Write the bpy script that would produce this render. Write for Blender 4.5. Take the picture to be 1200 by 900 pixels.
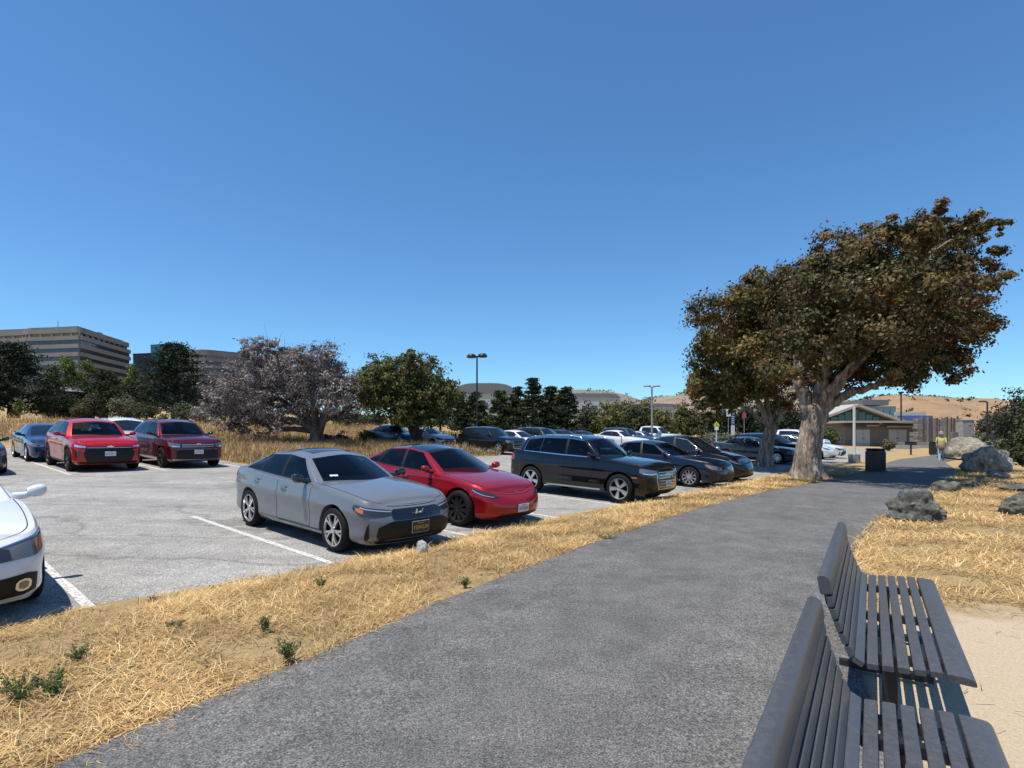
import bpy, bmesh, math, random
import numpy as np
from mathutils import Vector, Matrix, noise as mnoise

for o in list(bpy.data.objects):
    bpy.data.objects.remove(o, do_unlink=True)
scene = bpy.context.scene
COL = scene.collection
R = math.radians

# ------------------------------------------------------------------ camera
H = 1.62                                  # eye height above the path
FPX, YH = 650.0, 508.0                    # focal length and horizon row in photo pixels (1200 x 900)
cam_d = bpy.data.cameras.new('camera')
cam = bpy.data.objects.new('camera', cam_d)
COL.objects.link(cam)
cam.location = (0, 0, H)
cam.rotation_euler = (R(90), 0, 0)
cam_d.sensor_width = 36
cam_d.lens = FPX / 1200 * 36
cam_d.shift_y = (YH - 450) / 1200
cam_d.clip_start = 0.05
cam_d.clip_end = 6000
scene.camera = cam

# ------------------------------------------------------------------ sky, sun, exposure
SUN_EL = R(72.5)
SUN_AZ = Vector((-0.86, -0.51)).normalized()       # towards the sun, seen from above
world = bpy.data.worlds.new('World')
scene.world = world
world.use_nodes = True
wn, wl = world.node_tree.nodes, world.node_tree.links
bg = wn['Background']
sky = wn.new('ShaderNodeTexSky')
sky.sky_type = 'NISHITA'
sky.sun_disc = False
sky.sun_elevation = SUN_EL
sky.sun_rotation = math.atan2(SUN_AZ.x, SUN_AZ.y)
sky.air_density = 1.0
sky.dust_density = 0.0
sky.ozone_density = 3.0
tintn = wn.new('ShaderNodeMix')                    # clearer, bluer summer air
tintn.data_type = 'RGBA'
tintn.blend_type = 'MULTIPLY'
tintn.inputs[0].default_value = 1.0
tintn.inputs[7].default_value = (0.60, 0.915, 1.13, 1)
wl.new(sky.outputs[0], tintn.inputs[6])
wl.new(tintn.outputs[2], bg.inputs[0])
bg.inputs[1].default_value = 0.118
sun_d = bpy.data.lights.new('sun', 'SUN')
sun_d.energy = 5.0
sun_d.angle = R(0.53)
sun_d.color = (1.0, 0.93, 0.82)
sun = bpy.data.objects.new('sun', sun_d)
COL.objects.link(sun)
sun.location = (-30, -20, 60)
sdir = Vector((SUN_AZ.x * math.cos(SUN_EL), SUN_AZ.y * math.cos(SUN_EL), math.sin(SUN_EL)))
sun.rotation_euler = (-sdir).to_track_quat('-Z', 'Y').to_euler()
scene.render.engine = 'CYCLES'
vs = scene.view_settings
vs.view_transform = 'Standard'
vs.look = 'None'
vs.exposure = 0.22
vs.gamma = 1.0
vs.use_curve_mapping = False

# ------------------------------------------------------------------ materials
def mat(name, color, rough=0.6, metal=0.0, coat=0.0, spec=0.5, coat_rough=0.03):
    m = bpy.data.materials.new(name)
    m.use_nodes = True
    b = m.node_tree.nodes['Principled BSDF']
    b.inputs['Base Color'].default_value = (*color, 1)
    b.inputs['Roughness'].default_value = rough
    b.inputs['Metallic'].default_value = metal
    b.inputs['Specular IOR Level'].default_value = spec
    b.inputs['Coat Weight'].default_value = coat
    b.inputs['Coat Roughness'].default_value = coat_rough
    return m

def nz(m, scale, detail=4, rough=0.6, coord=None, dims='3D'):
    nt = m.node_tree
    n = nt.nodes.new('ShaderNodeTexNoise')
    n.inputs['Scale'].default_value = scale
    n.inputs['Detail'].default_value = detail
    n.inputs['Roughness'].default_value = rough
    if coord is not None:
        nt.links.new(coord, n.inputs['Vector'])
    return n

def ramp(m, src, stops):
    nt = m.node_tree
    r = nt.nodes.new('ShaderNodeValToRGB')
    e = r.color_ramp.elements
    while len(e) < len(stops):
        e.new(0.5)
    for el, (p, c) in zip(e, stops):
        el.position = p
        el.color = (*c, 1) if not isinstance(c, (int, float)) else (c, c, c, 1)
    nt.links.new(src, r.inputs[0])
    return r

def mix(m, fac, a, b, mode='MIX'):
    nt = m.node_tree
    x = nt.nodes.new('ShaderNodeMix')
    x.data_type = 'RGBA'
    x.blend_type = mode
    for sock, v in ((x.inputs[0], fac), (x.inputs[6], a), (x.inputs[7], b)):
        if isinstance(v, (int, float)):
            sock.default_value = v
        elif isinstance(v, tuple):
            sock.default_value = (*v, 1)
        else:
            nt.links.new(v, sock)
    return x.outputs[2]

def pos(m):
    g = m.node_tree.nodes.new('ShaderNodeNewGeometry')
    return g.outputs['Position']

def objco(m):
    return m.node_tree.nodes.new('ShaderNodeTexCoord').outputs['Object']

def setcol(m, out):
    m.node_tree.links.new(out, m.node_tree.nodes['Principled BSDF'].inputs['Base Color'])

def bump(m, src, strength, dist=0.01):
    nt = m.node_tree
    b = nt.nodes.new('ShaderNodeBump')
    b.inputs['Strength'].default_value = strength
    b.inputs['Distance'].default_value = dist
    nt.links.new(src, b.inputs['Height'])
    nt.links.new(b.outputs[0], nt.nodes['Principled BSDF'].inputs['Normal'])

def asphalt(name, base, dark, light, patch_scale, streak=False):
    m = mat(name, base, 0.9, spec=0.25)
    p = pos(m)
    grit = nz(m, 95, 3, 0.7, p)
    grit2 = nz(m, 34, 4, 0.75, p)
    big = nz(m, patch_scale, 5, 0.6, p)
    c = ramp(m, big.outputs[0], [(0.3, dark), (0.5, base), (0.72, light)])
    g = ramp(m, grit.outputs[0], [(0.34, 0.30), (0.5, 1.0), (0.64, 1.9)])
    g2 = ramp(m, grit2.outputs[0], [(0.32, 0.55), (0.5, 1.0), (0.68, 1.45)])
    o = mix(m, 1.0, c.outputs[0], g.outputs[0], 'MULTIPLY')
    o = mix(m, 1.0, o, g2.outputs[0], 'MULTIPLY')
    mid = nz(m, 3.2, 5, 0.7, p)
    g3 = ramp(m, mid.outputs[0], [(0.34, 0.86), (0.5, 1.0), (0.66, 1.12)])
    o = mix(m, 1.0, o, g3.outputs[0], 'MULTIPLY')
    if streak:                                   # tyre wear and oil along the aisle, cracks
        mp = m.node_tree.nodes.new('ShaderNodeMapping')
        mp.inputs['Rotation'].default_value = (0, 0, -math.atan2(0.758, 0.652))
        mp.inputs['Scale'].default_value = (0.05, 1.1, 1)
        m.node_tree.links.new(p, mp.inputs[0])
        s = nz(m, 1.3, 5, 0.65, mp.outputs[0])
        sr = ramp(m, s.outputs[0], [(0.40, 0.72), (0.56, 1.0)])
        o = mix(m, 0.55, o, mix(m, 1.0, o, sr.outputs[0], 'MULTIPLY'))
        oil = nz(m, 0.9, 3, 0.5, p)
        orr = ramp(m, oil.outputs[0], [(0.66, 1.0), (0.74, 0.68)])
        o = mix(m, 0.8, o, mix(m, 1.0, o, orr.outputs[0], 'MULTIPLY'))
        mp2 = m.node_tree.nodes.new('ShaderNodeMapping')
        mp2.inputs['Rotation'].default_value = (0, 0, -math.atan2(0.758, 0.652))
        mp2.inputs['Scale'].default_value = (0.09, 0.42, 1)
        m.node_tree.links.new(p, mp2.inputs[0])
        wob = nz(m, 0.55, 5, 0.6, p)
        vv = mix(m, 0.35, mp2.outputs[0], wob.outputs[1], 'ADD')
        vo = m.node_tree.nodes.new('ShaderNodeTexVoronoi')
        vo.feature = 'DISTANCE_TO_EDGE'
        vo.inputs['Scale'].default_value = 1.0
        m.node_tree.links.new(vv, vo.inputs['Vector'])
        cr = ramp(m, vo.outputs['Distance'], [(0.0, 0.40), (0.006, 0.55), (0.016, 1.0)])
        o = mix(m, 0.5, o, mix(m, 1.0, o, cr.outputs[0], 'MULTIPLY'))
    setcol(m, o)
    bump(m, grit.outputs[0], 0.5, 0.006)
    return m

M = {}
M['lot'] = asphalt('worn pale asphalt', (0.285, 0.277, 0.258), (0.235, 0.229, 0.214), (0.33, 0.32, 0.298), 0.5, True)
M['path'] = asphalt('path asphalt', (0.118, 0.116, 0.112), (0.096, 0.095, 0.092), (0.144, 0.141, 0.136), 0.8)

def m_line():
    m = mat('worn white line paint', (0.7, 0.7, 0.68), 0.8, spec=0.3)
    p = pos(m)
    n = nz(m, 22, 5, 0.75, p)
    r = ramp(m, n.outputs[0], [(0.40, (0.27, 0.265, 0.25)), (0.50, (0.54, 0.53, 0.51)), (0.7, (0.70, 0.69, 0.67))])
    setcol(m, r.outputs[0])
    return m
M['line'] = m_line()

def m_ground():
    m = mat('dry ground', (0.3, 0.2, 0.1), 0.95, spec=0.1)
    p = pos(m)
    a = nz(m, 0.35, 5, 0.65, p)
    b = nz(m, 9, 5, 0.75, p)
    c = nz(m, 60, 4, 0.75, p)
    r1 = ramp(m, a.outputs[0], [(0.32, (0.27, 0.19, 0.095)), (0.5, (0.38, 0.27, 0.125)), (0.7, (0.44, 0.32, 0.155))])
    r2 = ramp(m, b.outputs[0], [(0.3, (0.18, 0.13, 0.08)), (0.52, (0.40, 0.29, 0.15)), (0.75, (0.52, 0.39, 0.21))])
    o = mix(m, 0.55, r1.outputs[0], r2.outputs[0])
    r3 = ramp(m, c.outputs[0], [(0.3, 0.62), (0.5, 1.0), (0.7, 1.25)])
    o = mix(m, 1.0, o, r3.outputs[0], 'MULTIPLY')
    def blot(cx, cy, rad, soft):
        nt = m.node_tree
        d = nt.nodes.new('ShaderNodeVectorMath'); d.operation = 'DISTANCE'
        nt.links.new(p, d.inputs[0]); d.inputs[1].default_value = (cx, cy, 0)
        w = nz(m, 1.1, 5, 0.65, p)
        ma = nt.nodes.new('ShaderNodeMath'); ma.operation = 'MULTIPLY_ADD'
        nt.links.new(w.outputs[0], ma.inputs[0]); ma.inputs[1].default_value = 2.4
        nt.links.new(d.outputs['Value'], ma.inputs[2])
        mr = nt.nodes.new('ShaderNodeMapRange')
        mr.inputs[1].default_value = rad + 1.2 - soft
        mr.inputs[2].default_value = rad + 1.2 + soft
        mr.inputs[3].default_value = 1.0
        mr.inputs[4].default_value = 0.0
        nt.links.new(ma.outputs[0], mr.inputs[0])
        return mr.outputs[0]
    sand = ramp(m, c.outputs[0], [(0.3, (0.42, 0.335, 0.235)), (0.6, (0.56, 0.46, 0.33)), (0.75, (0.64, 0.54, 0.40))])
    o = mix(m, blot(4.2, 3.2, 2.0, 0.35), o, sand.outputs[0])
    grav = ramp(m, c.outputs[0], [(0.3, (0.12, 0.10, 0.095)), (0.55, (0.25, 0.21, 0.19)), (0.75, (0.40, 0.34, 0.29))])
    o = mix(m, blot(8.8, 8.3, 0.85, 0.5), o, grav.outputs[0])
    setcol(m, o)
    bump(m, c.outputs[0], 0.8, 0.02)
    return m
M['ground'] = m_ground()

def attr_mat(name, rough=0.75, translucent=0.25, spec=0.25):
    """leaf / straw material: colour of each leaf from its own attribute"""
    m = bpy.data.materials.new(name)
    m.use_nodes = True
    nt = m.node_tree
    b = nt.nodes['Principled BSDF']
    at = nt.nodes.new('ShaderNodeAttribute')
    at.attribute_name = 'tint'
    nt.links.new(at.outputs['Color'], b.inputs['Base Color'])
    b.inputs['Roughness'].default_value = rough
    b.inputs['Specular IOR Level'].default_value = spec
    if translucent > 0:
        t = nt.nodes.new('ShaderNodeBsdfTranslucent')
        nt.links.new(at.outputs['Color'], t.inputs['Color'])
        mx = nt.nodes.new('ShaderNodeMixShader')
        mx.inputs[0].default_value = translucent
        nt.links.new(b.outputs[0], mx.inputs[1])
        nt.links.new(t.outputs[0], mx.inputs[2])
        nt.links.new(mx.outputs[0], nt.nodes['Material Output'].inputs['Surface'])
    return m
M['leaf'] = attr_mat('leaves', 0.65, 0.14)
M['straw'] = attr_mat('straw', 0.7, 0.15)

def m_bark(name, c0, c1, c2, sx=9.0):
    m = mat(name, c1, 0.9, spec=0.15)
    p = objco(m)
    mp = m.node_tree.nodes.new('ShaderNodeMapping')
    mp.inputs['Scale'].default_value = (1, 1, 0.18)
    m.node_tree.links.new(p, mp.inputs[0])
    n = nz(m, sx, 6, 0.7, mp.outputs[0])
    r = ramp(m, n.outputs[0], [(0.33, c0), (0.5, c1), (0.68, c2)])
    setcol(m, r.outputs[0])
    bump(m, n.outputs[0], 0.9, 0.04)
    return m
M['bark_pale'] = m_bark('papery pale bark', (0.07, 0.052, 0.04), (0.25, 0.20, 0.16), (0.50, 0.43, 0.36), 7)
M['bark_dark'] = m_bark('dark bark', (0.025, 0.02, 0.017), (0.055, 0.045, 0.038), (0.10, 0.085, 0.07))
M['bark_grey'] = m_bark('grey bark', (0.06, 0.05, 0.045), (0.15, 0.125, 0.11), (0.28, 0.25, 0.22))

def m_rock(name, c0, c1, c2, scale=4):
    m = mat(name, c1, 0.9, spec=0.2)
    p = objco(m)
    n = nz(m, scale, 8, 0.72, p)
    n2 = nz(m, scale * 5, 5, 0.7, p)
    r = ramp(m, n.outputs[0], [(0.32, c0), (0.5, c1), (0.66, c2)])
    r2 = ramp(m, n2.outputs[0], [(0.3, 0.6), (0.5, 1.0), (0.7, 1.3)])
    setcol(m, mix(m, 1.0, r.outputs[0], r2.outputs[0], 'MULTIPLY'))
    bump(m, n2.outputs[0], 0.8, 0.03)
    return m
M['rock_dark'] = m_rock('dark green-grey rock', (0.045, 0.046, 0.040), (0.11, 0.11, 0.096), (0.24, 0.235, 0.205))
M['rock_grey'] = m_rock('grey rock', (0.12, 0.115, 0.10), (0.25, 0.24, 0.215), (0.40, 0.385, 0.35), 2.5)
M['rock_tan'] = m_rock('tan lichen rock', (0.12, 0.105, 0.075), (0.24, 0.215, 0.165), (0.36, 0.335, 0.27), 2.5)
M['rock_pale'] = m_rock('pale rock', (0.30, 0.28, 0.25), (0.5, 0.47, 0.43), (0.66, 0.63, 0.58), 9)

def m_conc(name, c, var=0.25, scale=3):
    m = mat(name, c, 0.85, spec=0.25)
    n = nz(m, scale, 7, 0.7, objco(m))
    lo = tuple(x * (1 - var) for x in c)
    hi = tuple(x * (1 + var) for x in c)
    r = ramp(m, n.outputs[0], [(0.3, lo), (0.5, c), (0.7, hi)])
    setcol(m, r.outputs[0])
    return m
M['concrete'] = m_conc('concrete', (0.38, 0.36, 0.33))
M['office_conc'] = m_conc('office wall panels', (0.205, 0.190, 0.178), 0.12, 0.15)
M['grey_wall'] = m_conc('grey block wall', (0.175, 0.163, 0.146), 0.15, 1.2)
M['wood'] = m_conc('weathered fence wood', (0.21, 0.175, 0.15), 0.4, 2.5)
M['warehouse'] = m_conc('pale metal cladding', (0.42, 0.43, 0.43), 0.08, 0.05)
M['ware_roof'] = m_conc('grey warehouse roof', (0.17, 0.175, 0.18), 0.1, 0.05)
M['black_metal'] = mat('black metal', (0.018, 0.018, 0.02), 0.45)
M['grey_metal'] = mat('grey galvanised metal', (0.32, 0.33, 0.34), 0.5, 0.3)
M['white_paint'] = mat('white pole paint', (0.72, 0.72, 0.70), 0.5)
M['roof_trim'] = m_conc('roof trim', (0.42, 0.37, 0.31), 0.12, 1)
M['dark_trim'] = mat('dark brown trim', (0.06, 0.05, 0.045), 0.7)
M['door_grey'] = m_conc('pale grey door paint', (0.46, 0.47, 0.48), 0.06, 1)
M['win_dark'] = mat('office window glass', (0.030, 0.042, 0.055), 0.08, spec=0.7)
M['win_teal'] = mat('teal glass', (0.022, 0.075, 0.085), 0.10, spec=0.6)
M['win_blue'] = mat('blue grey glass', (0.10, 0.16, 0.21), 0.08, spec=0.7)
M['blue_panel'] = mat('blue painted panel', (0.07, 0.13, 0.33), 0.5)
M['sign_yellow'] = mat('fluorescent sign', (0.55, 0.62, 0.03), 0.5)
M['sign_blue'] = mat('blue sign', (0.05, 0.09, 0.28), 0.5)
M['sign_white'] = mat('white sign', (0.75, 0.75, 0.73), 0.5)
M['banner_red'] = mat('red banner', (0.45, 0.06, 0.08), 0.7)
M['kerb_red'] = mat('red kerb paint', (0.38, 0.06, 0.045), 0.8)

def m_bench():
    m = mat('grey bench coating', (0.058, 0.061, 0.068), 0.42, spec=0.5)
    p = objco(m)
    n = nz(m, 35, 5, 0.75, p)
    r = ramp(m, n.outputs[0], [(0.3, (0.052, 0.054, 0.060)), (0.55, (0.070, 0.073, 0.080)), (0.76, (0.10, 0.102, 0.108))])
    r2 = ramp(m, n.outputs[0], [(0.3, 0.34), (0.7, 0.56)])
    setcol(m, r.outputs[0])
    m.node_tree.links.new(r2.outputs[0], m.node_tree.nodes['Principled BSDF'].inputs['Roughness'])
    n2 = nz(m, 240, 2, 0.5, p)
    bump(m, n2.outputs[0], 0.15, 0.002)
    return m
M['bench'] = m_bench()

# car materials
def paint(name, c, metal=0.35, rough=0.35):
    m = mat(name, c, rough, metal, coat=1.0, spec=0.12)
    return m
M['p_grey'] = paint('sonic grey paint', (0.150, 0.166, 0.186), 0.1, 0.35)
M['p_red'] = paint('deep red paint', (0.30, 0.007, 0.014), 0.3, 0.3)
M['p_red2'] = paint('bright red paint', (0.40, 0.008, 0.014), 0.15, 0.35)
M['p_maroon'] = paint('maroon paint', (0.095, 0.007, 0.014), 0.35, 0.3)
M['p_black'] = paint('black paint', (0.003, 0.0035, 0.005), 0.0, 0.3)
M['p_navy'] = paint('navy paint', (0.006, 0.012, 0.026), 0.2, 0.3)
M['p_blue'] = paint('blue paint', (0.018, 0.040, 0.115), 0.4, 0.3)
M['p_teal'] = paint('steel blue paint', (0.06, 0.12, 0.19), 0.4, 0.3)
M['p_white'] = paint('white paint', (0.70, 0.71, 0.72), 0.0, 0.35)
M['p_silver'] = paint('silver paint', (0.42, 0.44, 0.46), 0.6, 0.3)
M['p_dkgrey'] = paint('dark grey paint', (0.045, 0.052, 0.062), 0.4, 0.3)
M['plastic'] = mat('black plastic', (0.008, 0.008, 0.009), 0.5, spec=0.3)
M['gloss_black'] = mat('gloss black', (0.008, 0.008, 0.009), 0.08, coat=1.0)
M['under'] = mat('underbody', (0.008, 0.008, 0.008), 0.9, spec=0.1)
M['tyre'] = mat('tyre rubber', (0.011, 0.011, 0.011), 0.8, spec=0.2)
M['alloy'] = mat('machined alloy', (0.62, 0.63, 0.64), 0.28, 0.9)
M['alloy_dark'] = mat('dark alloy', (0.035, 0.036, 0.038), 0.35, 0.6)
M['chrome'] = mat('chrome', (0.75, 0.76, 0.78), 0.10, 1.0)
M['amber'] = mat('amber lens', (0.55, 0.14, 0.01), 0.15, coat=1.0)
M['red_lens'] = mat('red lens', (0.30, 0.008, 0.010), 0.12, coat=1.0)
M['lamp_dark'] = mat('smoked lamp glass', (0.030, 0.031, 0.034), 0.06, coat=1.0)
M['lamp_mid'] = mat('headlamp glass', (0.17, 0.17, 0.165), 0.08, 0.3, coat=1.0)
M['lamp_bright'] = mat('lamp reflector', (0.75, 0.76, 0.78), 0.15, 0.7, coat=1.0)
M['plate_white'] = mat('white plate', (0.60, 0.61, 0.62), 0.45)
M['plate_black'] = mat('black plate', (0.02, 0.015, 0.013), 0.45)
M['ink_blue'] = mat('plate ink blue', (0.04, 0.05, 0.16), 0.6)
M['ink_yellow'] = mat('plate ink yellow', (0.62, 0.40, 0.07), 0.6)
M['seat'] = mat('dark upholstery', (0.03, 0.03, 0.032), 0.8)
M['seat_light'] = mat('light grey upholstery', (0.30, 0.30, 0.31), 0.8)
M['sticker'] = mat('pale sticker', (0.50, 0.68, 0.66), 0.5)

def glass(name, tint, gloss):
    m = bpy.data.materials.new(name)
    m.use_nodes = True
    nt = m.node_tree
    nt.nodes.remove(nt.nodes['Principled BSDF'])
    t = nt.nodes.new('ShaderNodeBsdfTransparent')
    t.inputs[0].default_value = (*tint, 1)
    g = nt.nodes.new('ShaderNodeBsdfGlossy')
    g.inputs['Roughness'].default_value = 0.03
    f = nt.nodes.new('ShaderNodeFresnel')
    f.inputs[0].default_value = gloss
    x = nt.nodes.new('ShaderNodeMixShader')
    nt.links.new(f.outputs[0], x.inputs[0])
    nt.links.new(t.outputs[0], x.inputs[1])
    nt.links.new(g.outputs[0], x.inputs[2])
    nt.links.new(x.outputs[0], nt.nodes['Material Output'].inputs[0])
    return m
M['glass_tint'] = glass('tinted glass', (0.17, 0.20, 0.22), 1.45)
M['glass_clear'] = glass('windscreen glass', (0.55, 0.66, 0.68), 1.42)
M['glass_opaque'] = mat('dark car glass', (0.008, 0.011, 0.014), 0.04, spec=0.6, coat=0.5)

# ------------------------------------------------------------------ mesh helpers
def mesh_arrays(name, V, F4=None, F3=None, tint=None, smooth=False):
    """fast mesh from numpy arrays (quads and/or triangles); tint = rgb for each vertex"""
    V = np.asarray(V, np.float32).reshape(-1, 3)
    me = bpy.data.meshes.new(name)
    n4 = 0 if F4 is None else len(F4)
    n3 = 0 if F3 is None else len(F3)
    loops = []
    if n4: loops.append(np.asarray(F4, np.int32).reshape(-1))
    if n3: loops.append(np.asarray(F3, np.int32).reshape(-1))
    loops = np.concatenate(loops)
    me.vertices.add(len(V)); me.vertices.foreach_set('co', V.reshape(-1))
    me.loops.add(len(loops)); me.loops.foreach_set('vertex_index', loops)
    me.polygons.add(n4 + n3)
    starts = np.concatenate([np.arange(n4) * 4, n4 * 4 + np.arange(n3) * 3]).astype(np.int32)
    me.polygons.foreach_set('loop_start', starts)
    if smooth:
        me.polygons.foreach_set('use_smooth', np.ones(n4 + n3, bool))
    if tint is not None:
        a = me.attributes.new('tint', 'FLOAT_COLOR', 'POINT')
        t = np.ones((len(V), 4), np.float32); t[:, :3] = tint
        a.data.foreach_set('color', t.reshape(-1))
    me.update(calc_edges=True)
    me.validate()
    return me

def link(name, me, m=None, parent=None, loc=None, rot=None):
    if m is not None and len(me.materials) == 0:
        for x in (m if isinstance(m, (list, tuple)) else [m]):
            me.materials.append(x)
    o = bpy.data.objects.new(name, me)
    COL.objects.link(o)
    if parent is not None: o.parent = parent
    if loc is not None: o.location = loc
    if rot is not None: o.rotation_euler = rot
    return o

def empty(name, loc=(0, 0, 0), rot=(0, 0, 0)):
    o = bpy.data.objects.new(name, None)
    COL.objects.link(o)
    o.location = loc
    o.rotation_euler = rot
    o.empty_display_size = 0.2
    return o

def tag(o, label=None, cat=None, group=None, kind=None):
    if label: o['label'] = label
    if cat: o['category'] = cat
    if group: o['group'] = group
    if kind: o['kind'] = kind
    return o

class MB:
    """collects shapes; build() links them as one mesh object"""
    def __init__(s):
        s.v, s.f, s.mi, s.n = [], [], [], 0
    def raw(s, V, F, mi=0):
        V = np.asarray(V, float).reshape(-1, 3)
        s.v.append(V)
        for f in F:
            s.f.append([i + s.n for i in f]); s.mi.append(mi)
        s.n += len(V)
    def grid(s, P, closed_u=False, closed_v=False, flip=False, mi=0):
        P = np.asarray(P, float)
        n, m = P.shape[:2]
        F = []
        for i in range(n if closed_u else n - 1):
            for j in range(m if closed_v else m - 1):
                a, b = i * m + j, ((i + 1) % n) * m + j
                c, d = ((i + 1) % n) * m + (j + 1) % m, i * m + (j + 1) % m
                F.append([a, d, c, b] if flip else [a, b, c, d])
        s.raw(P.reshape(-1, 3), F, mi)
    def box(s, c, size, rotz=0, rot=None, taper=1.0, mi=0, bev=0.0):
        hx, hy, hz = size[0] / 2, size[1] / 2, size[2] / 2
        V = []
        if bev > 0:
            b = min(bev, hx * .9, hy * .9, hz * .9)
            F = []
            for (z, k) in ((-hz, b), (-hz + b, 0), (hz - b, 0), (hz, b)):
                t = taper if z > 0 else 1
                X, Y, q = (hx - k) * t, (hy - k) * t, b * 0.6
                V += [(X, -Y + q, z), (X, Y - q, z), (X - q, Y, z), (-X + q, Y, z),
                      (-X, Y - q, z), (-X, -Y + q, z), (-X + q, -Y, z), (X - q, -Y, z)]
            for r in range(3):
                for j in range(8):
                    F.append([r * 8 + j, r * 8 + (j + 1) % 8, (r + 1) * 8 + (j + 1) % 8, (r + 1) * 8 + j])
            F.append(list(range(7, -1, -1))); F.append(list(range(24, 32)))
        else:
            for z in (-hz, hz):
                t = taper if z > 0 else 1
                for (x, y) in ((-hx, -hy), (hx, -hy), (hx, hy), (-hx, hy)):
                    V.append((x * t, y * t, z))
            F = [[3, 2, 1, 0], [4, 5, 6, 7], [0, 1, 5, 4], [1, 2, 6, 5], [2, 3, 7, 6], [3, 0, 4, 7]]
        V = np.array(V, float)
        if rot is None:
            rot = Matrix.Rotation(rotz, 3, 'Z')
        V = V @ np.array(rot).T + np.array(c, float)
        s.raw(V, F, mi)
    def tube(s, pts, rad, n=8, cap=True, mi=0):
        pts = np.asarray(pts, float)
        rad = np.broadcast_to(np.asarray(rad, float), (len(pts),))
        T = np.gradient(pts, axis=0)
        T /= np.linalg.norm(T, axis=1)[:, None] + 1e-9
        ref = np.array([0, 0, 1.0]) if abs(T[0][2]) < .9 else np.array([1.0, 0, 0])
        rings = []
        for p, t, r in zip(pts, T, rad):
            a = np.cross(t, ref); a /= np.linalg.norm(a) + 1e-9
            b = np.cross(t, a)
            ref = -np.cross(t, a) if False else ref
            an = np.arange(n) * 2 * math.pi / n
            rings.append(p + r * (np.cos(an)[:, None] * a + np.sin(an)[:, None] * b))
        s.grid(np.array(rings), closed_v=True, flip=True, mi=mi)
        if cap:
            base = s.n - len(pts) * n
            s.f.append([base + j for j in range(n)]); s.mi.append(mi)
            s.f.append([s.n - n + j for j in range(n)][::-1]); s.mi.append(mi)
    def lathe(s, prof, n=24, axis='Z', c=(0, 0, 0), closed=False, mi=0):
        """prof: (radius, height) pairs turned about an axis through c"""
        an = np.arange(n) * 2 * math.pi / n
        P = []
        for r, h in prof:
            x, y, z = r * np.cos(an), r * np.sin(an), np.full(n, h)
            if axis == 'Z': q = np.stack([x, y, z], 1)
            elif axis == 'Y': q = np.stack([x, z, y], 1)
            else: q = np.stack([z, x, y], 1)
            P.append(q + np.array(c))
        s.grid(np.array(P), closed_u=closed, closed_v=True, flip=(axis != 'Y'), mi=mi)
    def build(s, name, m, parent=None, smooth=None, loc=None, rot=None):
        me = bpy.data.meshes.new(name)
        V = np.concatenate(s.v)
        me.from_pydata(V.tolist(), [], s.f)
        ms = m if isinstance(m, (list, tuple)) else [m]
        for x in ms: me.materials.append(x)
        if len(ms) > 1:
            me.polygons.foreach_set('material_index', s.mi)
        if smooth is not None:
            me.polygons.foreach_set('use_smooth', np.ones(len(me.polygons), bool))
            me.set_sharp_from_angle(angle=R(smooth))
        me.update()
        return link(name, me, None, parent, loc, rot)

def text_mesh(body, size, name, m, parent, mtx, depth=0.001, align='CENTER'):
    cu = bpy.data.curves.new(name, 'FONT')
    cu.body = body; cu.size = size; cu.align_x = align; cu.align_y = 'CENTER'
    cu.extrude = depth; cu.resolution_u = 2
    tmp = bpy.data.objects.new(name + '_tmp', cu)
    me = bpy.data.meshes.new_from_object(tmp)
    bpy.data.objects.remove(tmp); bpy.data.curves.remove(cu)
    me.transform(mtx)
    me.materials.clear(); me.materials.append(m)
    return link(name, me, None, parent)

def pchip(xs, ys):
    xs = np.asarray(xs, float); ys = np.asarray(ys, float)
    o = np.argsort(xs); xs, ys = xs[o], ys[o]
    h = np.diff(xs); d = np.diff(ys) / h
    m = np.zeros(len(xs)); m[0], m[-1] = d[0], d[-1]
    for i in range(1, len(xs) - 1):
        if d[i - 1] * d[i] > 0:
            w1, w2 = 2 * h[i] + h[i - 1], h[i] + 2 * h[i - 1]
            m[i] = (w1 + w2) / (w1 / d[i - 1] + w2 / d[i])
    def f(x):
        x = np.clip(np.asarray(x, float), xs[0], xs[-1])
        i = np.clip(np.searchsorted(xs, x) - 1, 0, len(xs) - 2)
        t = (x - xs[i]) / h[i]
        return ((1 + 2 * t) * (1 - t) ** 2 * ys[i] + t * (1 - t) ** 2 * h[i] * m[i]
                + t * t * (3 - 2 * t) * ys[i + 1] + t * t * (t - 1) * h[i] * m[i + 1])
    return f

def catmull(K, n):
    """dense curve through the knots K (ends given tangents by reflection points already in K[0], K[-1])"""
    K = np.asarray(K, float)
    out = []
    for i in range(1, len(K) - 2):
        t = np.linspace(0, 1, n, endpoint=False)[:, None]
        p0, p1, p2, p3 = K[i - 1], K[i], K[i + 1], K[i + 2]
        out.append(0.5 * ((2 * p1) + (-p0 + p2) * t + (2 * p0 - 5 * p1 + 4 * p2 - p3) * t ** 2 + (-p0 + 3 * p1 - 3 * p2 + p3) * t ** 3))
    out.append(K[-2][None])
    return np.concatenate(out)

def sstep(a, b, x):
    t = np.clip((np.asarray(x, float) - a) / (b - a), 0, 1)
    return t * t * (3 - 2 * t)

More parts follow.
